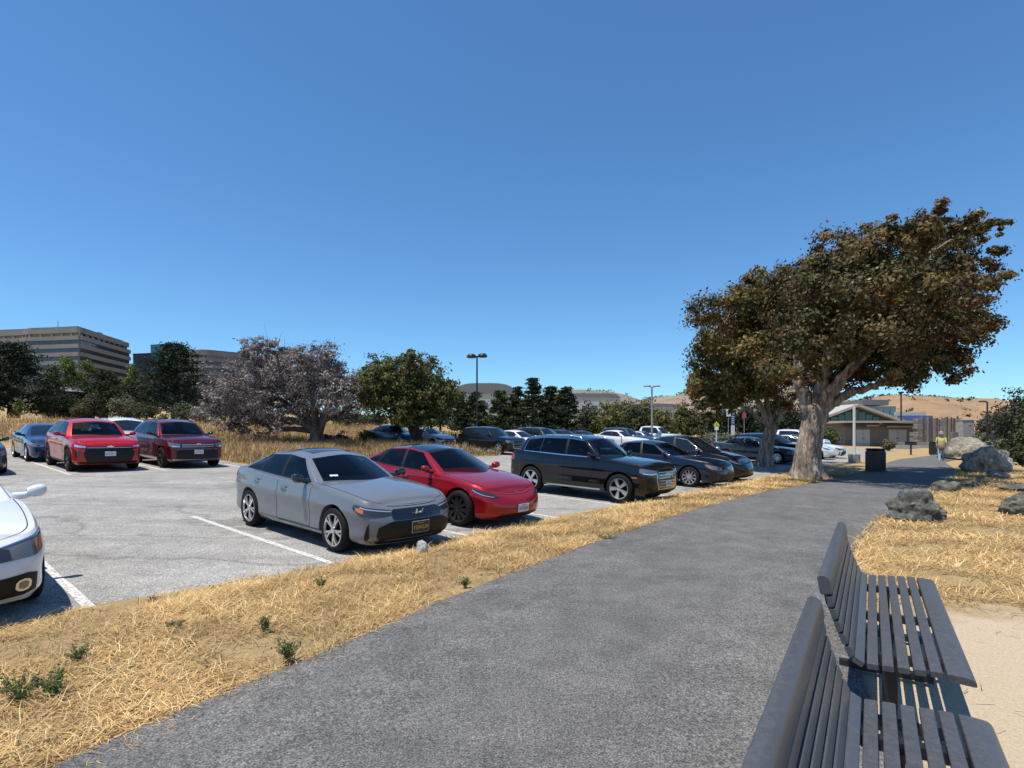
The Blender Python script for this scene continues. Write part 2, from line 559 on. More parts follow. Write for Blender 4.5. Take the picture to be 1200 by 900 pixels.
# ------------------------------------------------------------------ the lie of the land
U = np.array([-0.758, 0.652]); U /= np.linalg.norm(U)       # along the stalls, away from the path
W = np.array([U[1], -U[0]])                                 # along the rows
PC = np.array([-2.56, 8.16])
ZL, SL = H - 1.74, 0.032                                    # the lot falls 3.2 % towards the path
EDGE = -0.55                                                # edge of the lot
def st(x, y):
    dx, dy = np.asarray(x, float) - PC[0], np.asarray(y, float) - PC[1]
    return dx * U[0] + dy * U[1], dx * W[0] + dy * W[1]
def lotz(s): return ZL + SL * np.asarray(s, float)
def LP(s, t, dz=0.0):
    p = PC + s * U + t * W
    return Vector((p[0], p[1], float(lotz(s)) + dz))
def in_lot(s, t):
    a = (s > EDGE) & (s < 34) & (t > -40) & (t < 5.4)
    b = (s > EDGE) & (s < 14.1) & (t > -40) & (t < 62)
    c = (s > EDGE) & (s < 26) & (t > 19.4) & (t < 62)
    return a | b | c
def zground(x, y):
    s, t = st(x, y)
    x = np.asarray(x, float); y = np.asarray(y, float)
    edge = float(lotz(EDGE))
    near = edge + (-0.012 - edge) * sstep(0, 1.0, EDGE - s)
    z = np.where(s > EDGE, lotz(np.minimum(s, 34)), near)
    field = 2.4 * sstep(26, 80, s)
    az = x / np.maximum(y, 5)
    left = 1 - sstep(-0.30, -0.06, az)
    z = z + np.where(s > 26, field, 0) + left * 9 * sstep(90, 260, s)
    fz = np.sin(x * 1.7 + y * .6) * np.sin(y * 1.3 - x * .4) * 0.02
    return z + np.where(in_lot(s, t) | (s < EDGE), 0, fz)
def gz(x, y): return float(zground(x, y))
def GH(px, py, far=400):
    """where the ray through a photo pixel meets the ground"""
    d = np.linspace(1.5, far, 6000)
    x = (px - 600) / FPX * d
    z = H - (py - YH) / FPX * d
    g = zground(x, d)
    i = np.argmax(z <= g)
    if not (z <= g).any(): i = len(d) - 1
    return Vector((x[i], d[i], float(g[i])))
def AT(px, py, d):
    """the point at distance d (along the view axis) seen at a photo pixel"""
    return Vector(((px - 600) / FPX * d, d, H - (py - YH) / FPX * d))

# ------------------------------------------------------------------ ground, lot, path, markings
PATH_L = [(-4.3, -4.0), (-3.0, 0.5), (-2.23, 2.69), (-1.96, 3.19), (-1.39, 4.1), (-0.79, 5.16), (0.21, 6.71), (1.28, 8.29), (3.45, 11.2),
          (6.6, 14.9), (10.2, 18.5), (14.4, 23.0), (18.3, 27.6), (21.9, 32.0), (25.0, 35.4), (30.0, 40.0), (38.0, 48.5), (47.5, 58.5), (60, 72)]
PATH_R = [(-0.5, -5.0), (0.5, -1.0), (1.25, 1.2), (1.95, 2.9), (2.75, 4.5), (3.7, 6.2), (4.91, 7.98), (7.75, 11.45), (11.7, 15.6), (15.2, 19.3),
          (18.2, 22.7), (20.9, 26.3), (24.2, 31.0), (27.3, 34.2), (32.5, 38.5), (40.5, 46.5), (50.0, 56.5), (63, 70)]
def smooth_line(P, n=10):
    P = np.asarray(P, float)
    K = np.concatenate([[2 * P[0] - P[1]], P, [2 * P[-1] - P[-2]]])
    return catmull(K, n)
rng0 = np.random.default_rng(11)
PL, PR = smooth_line(PATH_L, 14), smooth_line(PATH_R, 14)
def ragged(P, amp):
    k = np.cumsum(rng0.normal(size=len(P))) * 0.2
    k -= np.linspace(k[0], k[-1], len(P))
    j = np.sin(np.arange(len(P)) * .9) * .4 + np.clip(k, -1, 1) + rng0.normal(size=len(P)) * .35
    T = np.gradient(P, axis=0); T /= np.linalg.norm(T, axis=1)[:, None]
    return P + np.stack([-T[:, 1], T[:, 0]], 1) * (amp * j)[:, None]
PLr, PRr = ragged(PL, .022), ragged(PR, .03)
PATH_POLY = np.concatenate([PL, PR[::-1]])
def in_poly(x, y, poly):
    c = np.zeros(len(x), bool)
    j = len(poly) - 1
    for i in range(len(poly)):
        xi, yi, xj, yj = *poly[i], *poly[j]
        with np.errstate(divide='ignore', invalid='ignore'):
            hit = ((yi > y) != (yj > y)) & (x < (xj - xi) * (y - yi) / (yj - yi + 1e-12) + xi)
        c ^= hit
        j = i
    return c

def build_ground():
    g = np.concatenate([-np.geomspace(3500, 62, 34), np.linspace(-60, 60, 131), np.geomspace(62, 3500, 34)])
    gy = np.concatenate([-np.geomspace(600, 12, 14), np.linspace(-10, 95, 130), np.geomspace(97, 4500, 40)])
    X, Y = np.meshgrid(g, gy, indexing='ij')
    Z = zground(X, Y)
    s, t = st(X, Y)
    under = in_lot(s, t)
    Z = Z - np.where(under & (s > EDGE + .9), 0.05, 0) - np.where(under, .006, 0) - np.where((s < EDGE), 0.008, 0)
    P = np.stack([X, Y, Z], -1)
    n, m = X.shape
    I = np.arange(n * m).reshape(n, m)
    F = np.stack([I[:-1, :-1], I[1:, :-1], I[1:, 1:], I[:-1, 1:]], -1).reshape(-1, 4)
    o = link('ground', mesh_arrays('ground', P, F, smooth=True), M['ground'])
    tag(o, 'dry straw covered ground around the car park', None, None, 'structure')
build_ground()

def build_lot():
    mb = MB()
    def sheet(s0, s1, t0, t1, ns, nt, ragged_edge=None):
        S = np.linspace(s0, s1, ns); T = np.linspace(t0, t1, nt)
        P = np.zeros((ns, nt, 3))
        for i, a in enumerate(S):
            for j, b in enumerate(T):
                e = 0
                if ragged_edge == 'near' and i == 0:
                    e = .035 * math.sin(b * 2.1) + .05 * mnoise.noise((b * 1.7, 3.1, 0)) + .03 * mnoise.noise((b * 6, 1, 0))
                P[i, j] = LP(a + e, b, 0.0)
        mb.grid(P, flip=False)
    sheet(EDGE, 14.1, -40, 62, 8, 420, 'near')
    sheet(14.1, 34, -40, 5.4, 4, 6)
    sheet(14.1, 26, 19.4, 62, 4, 6)
    o = mb.build('parking_lot', M['lot'])
    me = o.data
    bm = bmesh.new(); bm.from_mesh(me)
    bmesh.ops.recalc_face_normals(bm, faces=bm.faces)
    bm.to_mesh(me); bm.free()
    tag(o, 'worn pale grey asphalt of the car park', None, None, 'structure')
build_lot()

def build_path():
    n = 260
    def res(P):
        d = np.concatenate([[0], np.cumsum(np.linalg.norm(np.diff(P, axis=0), axis=1))])
        q = np.linspace(0, d[-1], n)
        return np.stack([np.interp(q, d, P[:, 0]), np.interp(q, d, P[:, 1])], 1)
    A, B = res(PLr), res(PRr)
    k = np.linspace(0, 1, 9)
    P = np.zeros((n, 11, 3))
    for j, t in enumerate(k):
        P[:, j + 1, :2] = A * (1 - t) + B * t
        P[:, j + 1, 2] = 0.012 + 0.02 * (1 - (2 * t - 1) ** 2)
    P[:, 0, :2] = A; P[:, 0, 2] = -0.06
    P[:, 10, :2] = B; P[:, 10, 2] = -0.06
    mb = MB(); mb.grid(P, flip=True)
    o = mb.build('path', M['path'], smooth=40)
    bm = bmesh.new(); bm.from_mesh(o.data)
    bmesh.ops.recalc_face_normals(bm, faces=bm.faces)
    bm.to_mesh(o.data); bm.free()
    tag(o, 'dark grey asphalt footpath curving along the car park', None, None, 'structure')
build_path()

def stall_line(s0, s1, t, w=0.10):
    mb = MB()
    n = 14
    P = np.zeros((n, 2, 3))
    for i, s in enumerate(np.linspace(s0, s1, n)):
        P[i, 0] = LP(s, t - w / 2 + .006 * math.sin(i * 2.3 + t), .004)
        P[i, 1] = LP(s, t + w / 2 + .006 * math.sin(i * 1.7 + t), .004)
    mb.grid(P, flip=False)
    o = mb.build('parking_line', M['line'])
    for p in o.data.polygons:
        pass
    if o.data.polygons[0].normal.z < 0: o.data.flip_normals()
    tag(o, None, None, None, 'structure')
T0, TW = -0.42, 2.63
for k in range(-2, 20):
    if T0 + TW * k > 42: break
    stall_line(EDGE + .02, 4.4, T0 + TW * k)
for k in range(-6, 3):
    stall_line(14.25, 25.0, T0 + TW * k)
for k in range(8, 18):
    stall_line(14.25, 24.5, T0 + TW * k)

# ------------------------------------------------------------------ cars
class Shell:
    """lower body of a car as a surface: a = distance along the plan outline from the nose (sign = side), z = height"""
    def __init__(s, d):
        s.d = d
        hw = d['W'] / 2
        xF = d['wb'] / 2 + d['fo']; xR = xF - d['L']
        s.xF, s.xR, s.hw = xF, xR, hw
        cf, cr = d.get('cf', .20), d.get('cr', .14)       # how far the corners sweep back
        half = [(xF, 0), (xF - cf * .12, hw * .38), (xF - cf * .62, hw * .74), (xF - cf * 1.55, hw * .91), (xF - cf * 1.55 - .35, hw * .972),
                (d['wb'] / 2 - .35, hw), (0, hw), (-d['wb'] / 2 + .2, hw), (xR + cr * 1.5 + .35, hw * .975), (xR + cr * 1.4, hw * .92),
                (xR + cr * .5, hw * .76), (xR + cr * .1, hw * .4), (xR, 0)]
        K = [(half[1][0], -half[1][1])] + half + [(half[-2][0], -half[-2][1])]
        P = catmull(K, 40)
        s.P = P
        dl = np.linalg.norm(np.diff(P, axis=0), axis=1)
        s.A = np.concatenate([[0], np.cumsum(dl)])
        T = np.gradient(P, axis=0); T /= np.linalg.norm(T, axis=1)[:, None]
        s.N = np.stack([T[:, 1], -T[:, 0]], 1)
        s.zt_f = pchip(*zip(*d['top']))
        s.r = d['tyre'] / 2
        s.Ra = s.r + d.get('gap', .055)
        s.ps = pchip(*zip(*d.get('ps', [(0, .085), (.09, .032), (.16, .022), (.36, .024), (.60, .006), (.665, 0), (.70, .010), (.80, .024), (.92, .042), (1, .078)])))
        s.pf = pchip(*zip(*d.get('pf', [(0, .16), (.08, .06), (.22, .02), (.42, 0), (.62, .015), (.80, .06), (.92, .11), (1, .17)])))
        s.pr = pchip(*zip(*d.get('pr', [(0, .16), (.1, .06), (.25, .01), (.45, 0), (.6, .02), (.75, .03), (.9, .05), (1, .08)])))
    def a_x(s, x):
        return float(np.interp(-x, -s.P[:, 0], s.A))
    def plan(s, a):
        q = np.abs(a)
        return (np.interp(q, s.A, s.P[:, 0]), np.interp(q, s.A, s.P[:, 1]), np.interp(q, s.A, s.N[:, 0]), np.interp(q, s.A, s.N[:, 1]))
    def zt(s, a): return s.zt_f(s.plan(a)[0])
    def zsill(s, x):
        d = s.d
        z = np.full_like(np.asarray(x, float), d['sill'])
        z = z + (d.get('fb', d['sill']) - d['sill']) * sstep(d['wb'] / 2 + .3, s.xF - .1, x)
        z = z + (d.get('rb', d['sill'] + .06) - d['sill']) * sstep(-d['wb'] / 2 - .3, s.xR + .1, x)
        return z
    def zb(s, a):
        x = s.plan(a)[0]
        z = s.zsill(x)
        for xw in (s.d['wb'] / 2, -s.d['wb'] / 2):
            dx = np.abs(x - xw)
            arch = s.r + np.sqrt(np.maximum(s.Ra ** 2 - dx ** 2, 0))
            z = np.where(dx < s.Ra, np.maximum(z, arch), z)
        return z
    def at(s, a, z, off=0.0):
        a = np.asarray(a, float); z = np.asarray(z, float)
        x, y, nx, ny = s.plan(a)
        zt = s.zt_f(x)
        q = np.clip((z - s.d['sill']) / (zt - s.d['sill']), 0, 1)
        wf, wr = np.maximum(nx, 0) ** 2, np.maximum(-nx, 0) ** 2
        ins = (1 - wf - wr) * s.ps(q) + wf * s.pf(q) + wr * s.pr(q) - off
        yy = y - ny * ins
        yy = np.where(np.abs(a) < 1e-6, 0, yy)
        return np.stack([x - nx * ins, np.where(a < 0, -yy, yy), z], -1)
    def stations(s, lo, hi, step):
        base = list(np.arange(lo, hi, step)) + [hi]
        for xw in (s.d['wb'] / 2, -s.d['wb'] / 2):
            for th in np.linspace(0, math.pi, 19):
                base.append(s.a_x(xw + s.Ra * math.cos(th)))
            base += [s.a_x(xw + s.Ra * 1.004), s.a_x(xw - s.Ra * 1.004)]
        b = np.array(sorted(base)); b = b[(b >= lo) & (b <= hi)]
        keep = [b[0]]
        for v in b[1:]:
            if v - keep[-1] > 1e-4: keep.append(v)
        return np.array(keep)
    def patch(s, mb, cols, off, n=None, m=5, thick=0.0, mi=0):
        """cols: (a, zlo, zhi) columns; a strip of surface lifted off the body by 'off'"""
        A = np.array([c[0] for c in cols]); lo = np.array([c[1] for c in cols]); hi = np.array([c[2] for c in cols])
        if n is None: n = max(2, int(abs(A[-1] - A[0]) / .035) + 1)
        a = np.unique(np.concatenate([np.linspace(A[0], A[-1], n), A])) if A[-1] > A[0] else np.linspace(A[0], A[-1], n)
        if A[-1] > A[0]:
            l, h = np.interp(a, A, lo), np.interp(a, A, hi)
        else:
            l, h = np.interp(-a, -A, lo), np.interp(-a, -A, hi)
        v = np.linspace(0, 1, m)
        aa = np.repeat(a[:, None], m, 1)
        zz = l[:, None] * (1 - v) + h[:, None] * v
        P = s.at(aa, zz, off)
        if thick > 0:                              # rim going back into the body
            Q = s.at(aa, zz, off - thick)
            P = np.concatenate([Q[:, :1], P, Q[:, -1:]], 1)
            Q2 = np.concatenate([Q[:, :1], Q, Q[:, -1:]], 1)
            P = np.concatenate([Q2[:1], P, Q2[-1:]], 0)
        mb.grid(P, flip=True, mi=mi)

def outward(o, c=(0, 0, .6)):
    me = o.data
    n = np.zeros(len(me.polygons) * 3); me.polygons.foreach_get('normal', n); n = n.reshape(-1, 3)
    p = np.zeros(len(me.polygons) * 3); me.polygons.foreach_get('center', p); p = p.reshape(-1, 3)
    if ((p - np.array(c)) * n).sum() < 0: me.flip_normals()
    return o

def wheel_meshes(style, r, w, key, cache={}):
    k = (key, id(style), round(r, 3))
    if k in cache: return cache[k]
    far = key == 'low'
    n = 16 if far else 32
    t = MB()
    ri = r * style.get('ri', .70)
    t.lathe([(ri, -w / 2 + .01), (ri + .01, -w / 2), (r - .03, -w / 2), (r - .008, -w / 2 + .018), (r, -w / 2 + .05), (r, w / 2 - .05), (r - .008, w / 2 - .018), (r - .03, w / 2), (ri + .01, w / 2), (ri, w / 2 - .01)], n, 'Y')
    tyre = t.build('tyre', M['tyre'], smooth=45); tm = tyre.data; bpy.data.objects.remove(tyre)
    b = MB()
    b.lathe([(ri, -w / 2 + .02), (ri - .01, 0), (ri - .015, w / 2 - .06), (.02, w / 2 - .075), (.0, w / 2 - .075)], n, 'Y')
    bo = b.build('wheel', M['under'], smooth=40); bmh = bo.data; bpy.data.objects.remove(bo)
    g = MB()
    yf = w / 2 - .008
    g.lathe([(ri + .004, yf - .03), (ri + .006, yf), (ri - .012, yf + .002), (ri - .018, yf - .03)], n, 'Y')
    ns = style['n']
    for i in range(ns):
        an = 2 * math.pi * i / ns + .2
        subs = style.get('split', 0)
        for q in ([0] if not subs else [-1, 1]):
            a0, a1 = an + q * subs * .25, an + q * subs
            w0, w1 = style['w0'] * r, style['w1'] * r
            r0, r1 = .10 * r, ri - .008
            ys = [yf - .012, yf - .004, yf - .010]
            rs = [r0, (r0 + r1) / 2, r1]
            P = []
            for rr, yy, ww, aa in zip(rs, ys, [w0, (w0 + w1) / 2, w1], [a0, (a0 + a1) / 2, a1]):
                ca, sa = math.cos(aa), math.sin(aa)
                row = []
                for (tt, dy) in ((-1, -.03), (-.8, 0), (.8, 0), (1, -.03)):
                    row.append((rr * ca - tt * ww / 2 * sa, yy + dy, rr * sa + tt * ww / 2 * ca))
                P.append(row)
            g.grid(P, flip=True)
    g.lathe([(.16 * r, yf - .03), (.15 * r, yf - .002), (.07 * r, yf + .004), (0.001, yf + .004)], 16, 'Y')
    go = g.build('rim', style['m'], smooth=35); gm = go.data; bpy.data.objects.remove(go)
    cache[k] = (bmh, tm, gm)
    return cache[k]

def make_car(sp, label, place, detail=2, group=None):
    """sp: shape and colours; detail 2 = near car, 1 = middle, 0 = far"""
    d = sp
    S = Shell(d)
    root = empty('parked_car' if not d.get('pickup') else 'pickup_truck')
    tag(root, label, d.get('cat', 'car'), group)
    P_ = d['paint']
    hw, xF, xR, wb = S.hw, S.xF, S.xR, d['wb']
    Atot = S.A[-1]
    step = {2: .045, 1: .07, 0: .12}[detail]
    rows = {2: 18, 1: 12, 0: 8}[detail]
    # ---- body: sides, nose and tail in one wrap, both halves
    mb = MB()
    a = S.stations(0, Atot, step)
    zlo, zhi = S.zb(a), S.zt(a)
    v = np.linspace(0, 1, rows)
    for sg in (1, -1):
        aa = np.repeat((a * sg)[:, None], rows, 1)
        zz = zlo[:, None] * (1 - v) + zhi[:, None] * v
        G = S.at(aa, zz)
        if sg < 0:
            G[0, :, 1] = 0; G[-1, :, 1] = 0
        lip = S.at(aa[:, :1], zz[:, :1], -.07); lip[:, :, 2] += .005
        lip2 = S.at(aa[:, :1], zz[:, :1], -.16)
        G = np.concatenate([lip2, lip, G], 1)
        mb.grid(G, flip=(sg > 0))
    # ---- hood, shoulder strips and tail deck
    top = S.at(a, S.zt(a))
    xw, xt = d['bs'][0], d['bs'][7]
    tt = np.linspace(-1, 1, 13 if detail else 9)
    def cap(sel, crown, t):
        Pp = top[sel]
        G = np.zeros((len(Pp), len(t), 3))
        G[:, :, 0] = Pp[:, 0:1]
        G[:, :, 1] = Pp[:, 1:2] * t[None]
        G[:, :, 2] = Pp[:, 2:3] + crown(Pp[:, 0])[:, None] * (1 - np.abs(t[None]) ** 2.6)
        return G
    hc = d.get('hood_crown', .055)
    hood_fn = lambda x: hc * sstep(xF - .02, xF - .55, x)
    fr = a[(top[:, 0] >= xw - .45)]
    selF = top[:, 0] >= xw - .35
    selM = (top[:, 0] <= xw - .20) & (top[:, 0] >= xt - .05)
    selR = top[:, 0] <= xt + .12
    if not d.get('pickup'):
        mb.grid(cap(selF, hood_fn, tt), flip=False)
        dc = d.get('deck_crown', .03)
        mb.grid(cap(selR, lambda x: dc * sstep(xR, xR + .25, x), tt), flip=False)
        for sg in (1, -1):
            mb.grid(cap(selM, lambda x: 0 * x, np.linspace(.80, 1, 4) * sg), flip=sg < 0)
    else:
        mb.grid(cap(selF, hood_fn, tt), flip=False)
        for sg in (1, -1):
            mb.grid(cap((top[:, 0] <= xw - .2), lambda x: 0 * x, np.linspace(.86, 1, 4) * sg), flip=sg < 0)
    body = mb.build('body', P_, root, smooth=38)
    # ---- underbody
    u = MB()
    zf = d['sill'] + .02
    u.box(((xF + xR) / 2, 0, zf + .11), (d['L'] - .5, 2 * hw - .62, .22))
    u.box((0, 0, zf + .13), (wb - 2 * S.Ra - .06, 2 * hw - .2, .2))
    u.build('underbody', M['under'], root)
    if d.get('pickup'):
        f = MB(); zbed = .78
        x0, x1 = xR + .07, xt - .05
        f.box(((x0 + x1) / 2, 0, zbed), (x1 - x0, 2 * hw - .3, .05)); f.build('bed_floor', M['plastic'], root)
    # ---- greenhouse
    bs, ts = d['bs'], d['ts']
    yb, yr = hw - d.get('tumb', .095), d['yr']
    zt_ = S.zt_f
    bz = lambda x: float(zt_(x)) - .004
    B = [(d['xWB'], 0, bz(d['xWB']) + hc * .9)]
    T = [(d['xWT'], 0, d['zWT'])]
    by = [.80, .955, .995, 1, 1, .995, .99, .86]
    by = d.get('by', by)
    ty = d.get('ty', [.90, .985, 1, 1, 1, .985, .96, .84])
    for i in range(8):
        zz = bz(bs[i]) + (hc * .35 if i == 0 else 0)
        if i == 7: zz = bz(bs[i]) + d.get('deck_crown', .03) * .3
        B.append((bs[i], yb * by[i], zz)); T.append((ts[i][0], yr * ty[i], ts[i][1]))
    B.append((d['xRB'], 0, d['zRB'])); T.append((d['xRT'], 0, d['zRT']))
    mir = lambda K: np.array([(K[1][0], -K[1][1], K[1][2])] + list(K) + [(K[-2][0], -K[-2][1], K[-2][2])])
    nseg = {2: 10, 1: 7, 0: 4}[detail]
    Bc, Tc = catmull(mir(B), nseg), catmull(mir(T), nseg)
    # straight side glass: no overshoot in x
    for kk in range(2, 8):
        i0, i1 = kk * nseg, (kk + 1) * nseg
        q = np.linspace(0, 1, nseg + 1)
        for Cc, K in ((Bc, B), (Tc, T)):
            Cc[i0:i1 + 1, 0] = K[kk][0] * (1 - q) + K[kk + 1][0] * q
    nv = {2: 12, 1: 8, 0: 5}[detail]
    def surf(i0, i1, v0, v1, sg, n=None):
        b, t = Bc[i0:i1 + 1], Tc[i0:i1 + 1]
        v = np.linspace(v0, v1, n or nv)
        G = b[:, None] * (1 - v)[None, :, None] + t[:, None] * v[None, :, None]
        d_ = np.gradient(Bc, axis=0)[i0:i1 + 1]
        nrm = np.stack([d_[:, 1], -d_[:, 0], np.zeros(len(d_))], 1)
        nrm /= np.linalg.norm(nrm, axis=1)[:, None] + 1e-9
        G = G + nrm[:, None] * (np.sin(math.pi * v) * d.get('bulge', .022))[None, :, None]
        G[..., 1] *= sg
        return G
    segs = d['segs']                 # nine kinds: w windscreen, p paint, k black, g glass, r rear glass
    fms, km = {1: MB(), -1: MB()}, MB()
    V0, V1 = .05, .93
    gl_side = M['glass_tint'] if detail == 2 else M['glass_opaque']
    gl_front = M['glass_clear'] if detail == 2 and d.get('clear', True) else (M['glass_tint'] if detail == 2 else M['glass_opaque'])
    front_m, rear_m = MB(), MB()
    for k, kind in enumerate(segs):
        i0, i1 = k * nseg, (k + 1) * nseg
        for sg in (1, -1):
            fl = sg > 0
            fm = fms[sg]
            if kind in 'wr':
                v0, v1 = (.04, .95)
                (front_m if kind == 'w' else rear_m).grid(surf(i0, i1, v0, v1, sg), flip=fl)
                km.grid(surf(i0, i1, 0, v0, sg, 2), flip=fl); (fm if not d.get('black_roof') else km).grid(surf(i0, i1, v1, 1, sg, 2), flip=fl)
            elif kind == 'p':
                fm.grid(surf(i0, i1, 0, 1, sg), flip=fl)
            elif kind == 'k':
                km.grid(surf(i0, i1, 0, V1, sg), flip=fl); fm.grid(surf(i0, i1, V1, 1, sg, 2), flip=fl)
            else:
                w_ = MB(); w_.grid(surf(i0, i1, V0, V1, sg), flip=fl)
                outward(w_.build('side_window', gl_side, root, smooth=60))
                km.grid(surf(i0, i1, 0, V0, sg, 2), flip=fl); fm.grid(surf(i0, i1, V1, 1, sg, 2), flip=fl)
    for fm in fms.values(): fm.build('pillar_frame', P_, root, smooth=40)
    km.build('window_trim', M['plastic'], root, smooth=40)
    outward(front_m.build('windshield', gl_front, root, smooth=60))
    outward(rear_m.build('rear_window', gl_side, root, smooth=60))
    # ---- roof
    zc = pchip(*zip(*d['roofline']))
    rm = MB()
    G = np.zeros((len(Tc), len(tt), 3))
    G[:, :, 0] = Tc[:, 0:1]; G[:, :, 1] = Tc[:, 1:2] * tt[None]
    cr = np.maximum(zc(Tc[:, 0]) - Tc[:, 2], 0.0)
    cr[0] = cr[-1] = 0
    G[:, :, 2] = Tc[:, 2:3] + cr[:, None] * (1 - np.abs(tt[None]) ** 2.2)
    rm.grid(G, flip=False)
    roof = rm.build('roof', M['gloss_black'] if d.get('black_roof') else P_, root, smooth=40)
    if d.get('sunroof'):
        x0, x1, hwid = d['sunroof']
        q = MB()
        xs = np.linspace(x0, x1, 8); ts_ = np.linspace(-1, 1, 9)
        Gs = np.zeros((8, 9, 3))
        for i, xx in enumerate(xs):
            o = np.argsort(Tc[:, 0]); yt = np.interp(xx, Tc[o, 0], Tc[o, 1]); ze = np.interp(xx, Tc[o, 0], Tc[o, 2])
            for j, t_ in enumerate(ts_):
                yy = t_ * hwid
                Gs[i, j] = (xx, yy, ze + max(float(zc(xx)) - ze, 0) * (1 - abs(yy / yt) ** 2.2) + .006)
        q.grid(Gs, flip=True); o = q.build('sunroof', M['gloss_black'], roof, smooth=60)
        if o.data.polygons[0].normal.z < 0: o.data.flip_normals()
    if d.get('rails'):
        for sg in (1, -1):
            i0, i1 = 2 * nseg + 2, 7 * nseg
            Q = Tc[i0:i1] + np.array([0, -.045, .045])
            Q[0, 2] -= .035; Q[-1, 2] -= .035
            Q[:, 1] *= sg
            r_ = MB(); r_.tube(Q, .014, 6); r_.build('roof_rail', d['rails'], root, smooth=60)
    if d.get('chrome_line') and detail:
        for sg in (1, -1):
            q = MB()
            i0, i1 = 2 * nseg, (7 if segs[6] == 'g' else 5) * nseg
            q.grid(surf(i0, i1, .0, .055, sg, 2) + np.array([0, .006 * sg, 0]), flip=sg > 0)
            q.grid(surf(i0, i1, .935, .975, sg, 2) + np.array([0, .006 * sg, 0]), flip=sg > 0)
            q.grid(surf(i1, i1 + 1, .0, .97, sg, 8) + np.array([0, .006 * sg, 0]), flip=sg > 0)
            q.build('chrome_strip', M['chrome'], root)
    if d.get('fin'):
        q = MB(); x0 = d['fin']
        zf_ = float(zc(x0)) - .01
        q.grid([[(x0 + .09, 0, zf_), (x0 + .09, 0, zf_)], [(x0, .02, zf_), (x0 - .05, .006, zf_ + .06)], [(x0 - .09, .02, zf_), (x0 - .09, .004, zf_ + .065)], [(x0 - .10, -.02, zf_), (x0 - .09, -.004, zf_ + .065)], [(x0, -.02, zf_), (x0 - .05, -.006, zf_ + .06)], [(x0 + .09, 0, zf_), (x0 + .09, 0, zf_)]])
        q.build('antenna_fin', P_, root)
    # ---- doors
    if detail:
        ax = S.a_x
        doors = d['doors']                               # (front x, rear x) for each door of one side
        for sg in (1, -1):
            for (x0, x1) in doors:
                a0, a1 = ax(x0), ax(x1)
                q = np.linspace(a0, a1, 14)
                xs = S.plan(q)[0]
                lo = np.full(14, d['sill'] + .10)
                for xwh in (wb / 2, -wb / 2):
                    dx = np.abs(xs - xwh); Rr = S.Ra + .05
                    arch = S.r + np.sqrt(np.maximum(Rr ** 2 - dx ** 2, 0))
                    lo = np.where(dx < Rr, np.maximum(lo, arch), lo)
                hi = S.zt(q) - .012
                seam = MB(); S.patch(seam, [(sg * x, l - .006, h + .004) for x, l, h in zip(q, lo, hi)] if sg > 0 else [(sg * x, l - .006, h + .004) for x, l, h in zip(q, lo, hi)][::-1], .0012, m=10)
                q2 = q.copy(); q2[0] += .005; q2[-1] -= .005
                cols = [(sg * x, l, h) for x, l, h in zip(q2, lo, hi)]
                if sg < 0: cols = cols[::-1]
                dm = MB(); S.patch(dm, cols, .0035, m=14)
                door = dm.build('door', P_, root, smooth=40)
                seam.build('door_gap', M['under'], door, smooth=40)
                ah = ax(x1 + .13); zh = float(S.zt(ah)) - d.get('handle_drop', .13)
                p = S.at(np.array([ah * sg]), np.array([zh]), .0)[0]
                p2 = S.at(np.array([(ah - .17) * sg]), np.array([zh - .008]), .0)[0]
                hm_ = MB()
                n_ = np.array([0, sg, 0])
                hm_.tube([p + n_ * .0, p + n_ * .028, (p + p2) / 2 + n_ * .036, p2 + n_ * .028, p2], [.011, .013, .014, .013, .011], 6)
                hm_.build('door_handle', d.get('handle', P_), door, smooth=50)
        if d.get('cladding'):
            for sg in (1, -1):
                q = a[(S.plan(a)[0] < xF - .3) & (S.plan(a)[0] > xR + .25)]
                lo = S.zb(q); hi = lo + d['cladding']
                cols = [(sg * x, l, h) for x, l, h in zip(q, lo, hi)]
                if sg < 0: cols = cols[::-1]
                cm = MB(); S.patch(cm, cols, .006, n=2, m=4); cm.build('sill_cladding', d.get('clad_m', M['plastic']), root, smooth=40)
        if d.get('side_strip'):
            x0, x1, z0, z1 = d['side_strip']
            for sg in (1, -1):
                cm = MB(); cols = [(sg * ax(x), z0, z1) for x in np.linspace(x0, x1, 10)]
                S.patch(cm, cols if sg > 0 else cols[::-1], .012, m=3, thick=.01); cm.build('sill_strip', M['alloy'], root, smooth=40)
        # bonnet shut line
        hm_ = MB()
        q = a[(top[:, 0] > xw - .1) & (a > d.get('hood_a', .25))]
        Q = S.at(q, S.zt(q)) * np.array([1, .93, 1])
        k2 = 1 - .93 ** 2.6
        Q[:, 2] += hood_fn(Q[:, 0]) * k2 + .003
        for sg in (1, -1):
            q_ = Q * np.array([1, sg, 1])
            G = np.stack([q_ + np.array([0, .004, 0]), q_ - np.array([0, .004, 0])], 1)
            hm_.grid(G, flip=True)
        q = np.linspace(-d.get('hood_a', .25) * 1.0, d.get('hood_a', .25) * 1.0, 31)
        G = np.stack([S.at(q, S.zt(q) - d.get('hood_lip', .015), .002), S.at(q, S.zt(q) - d.get('hood_lip', .015) - .007, .002)], 1)
        hm_.grid(G)
        hm_.build('hood_gap', M['under'], root)
    # ---- lamps, grille and other panels laid on the nose and tail
    rr_ = lambda cols, both: [((Atot + x if (both and x < 0) else x), l, h) for x, l, h in cols]   # below 0: from the tail
    def panel(name, cols, m, off=.004, both=True, parent=None, thick=.0, mrows=5):
        out = []
        for sg in ((1, -1) if both else (1,)):
            c = [(sg * x, l, h) for x, l, h in rr_(cols, both)]
            if sg < 0: c = c[::-1]
            q = MB(); S.patch(q, c, off, m=mrows, thick=thick)
            out.append(q.build(name, m, parent if parent is not None else root, smooth=50))
        return out
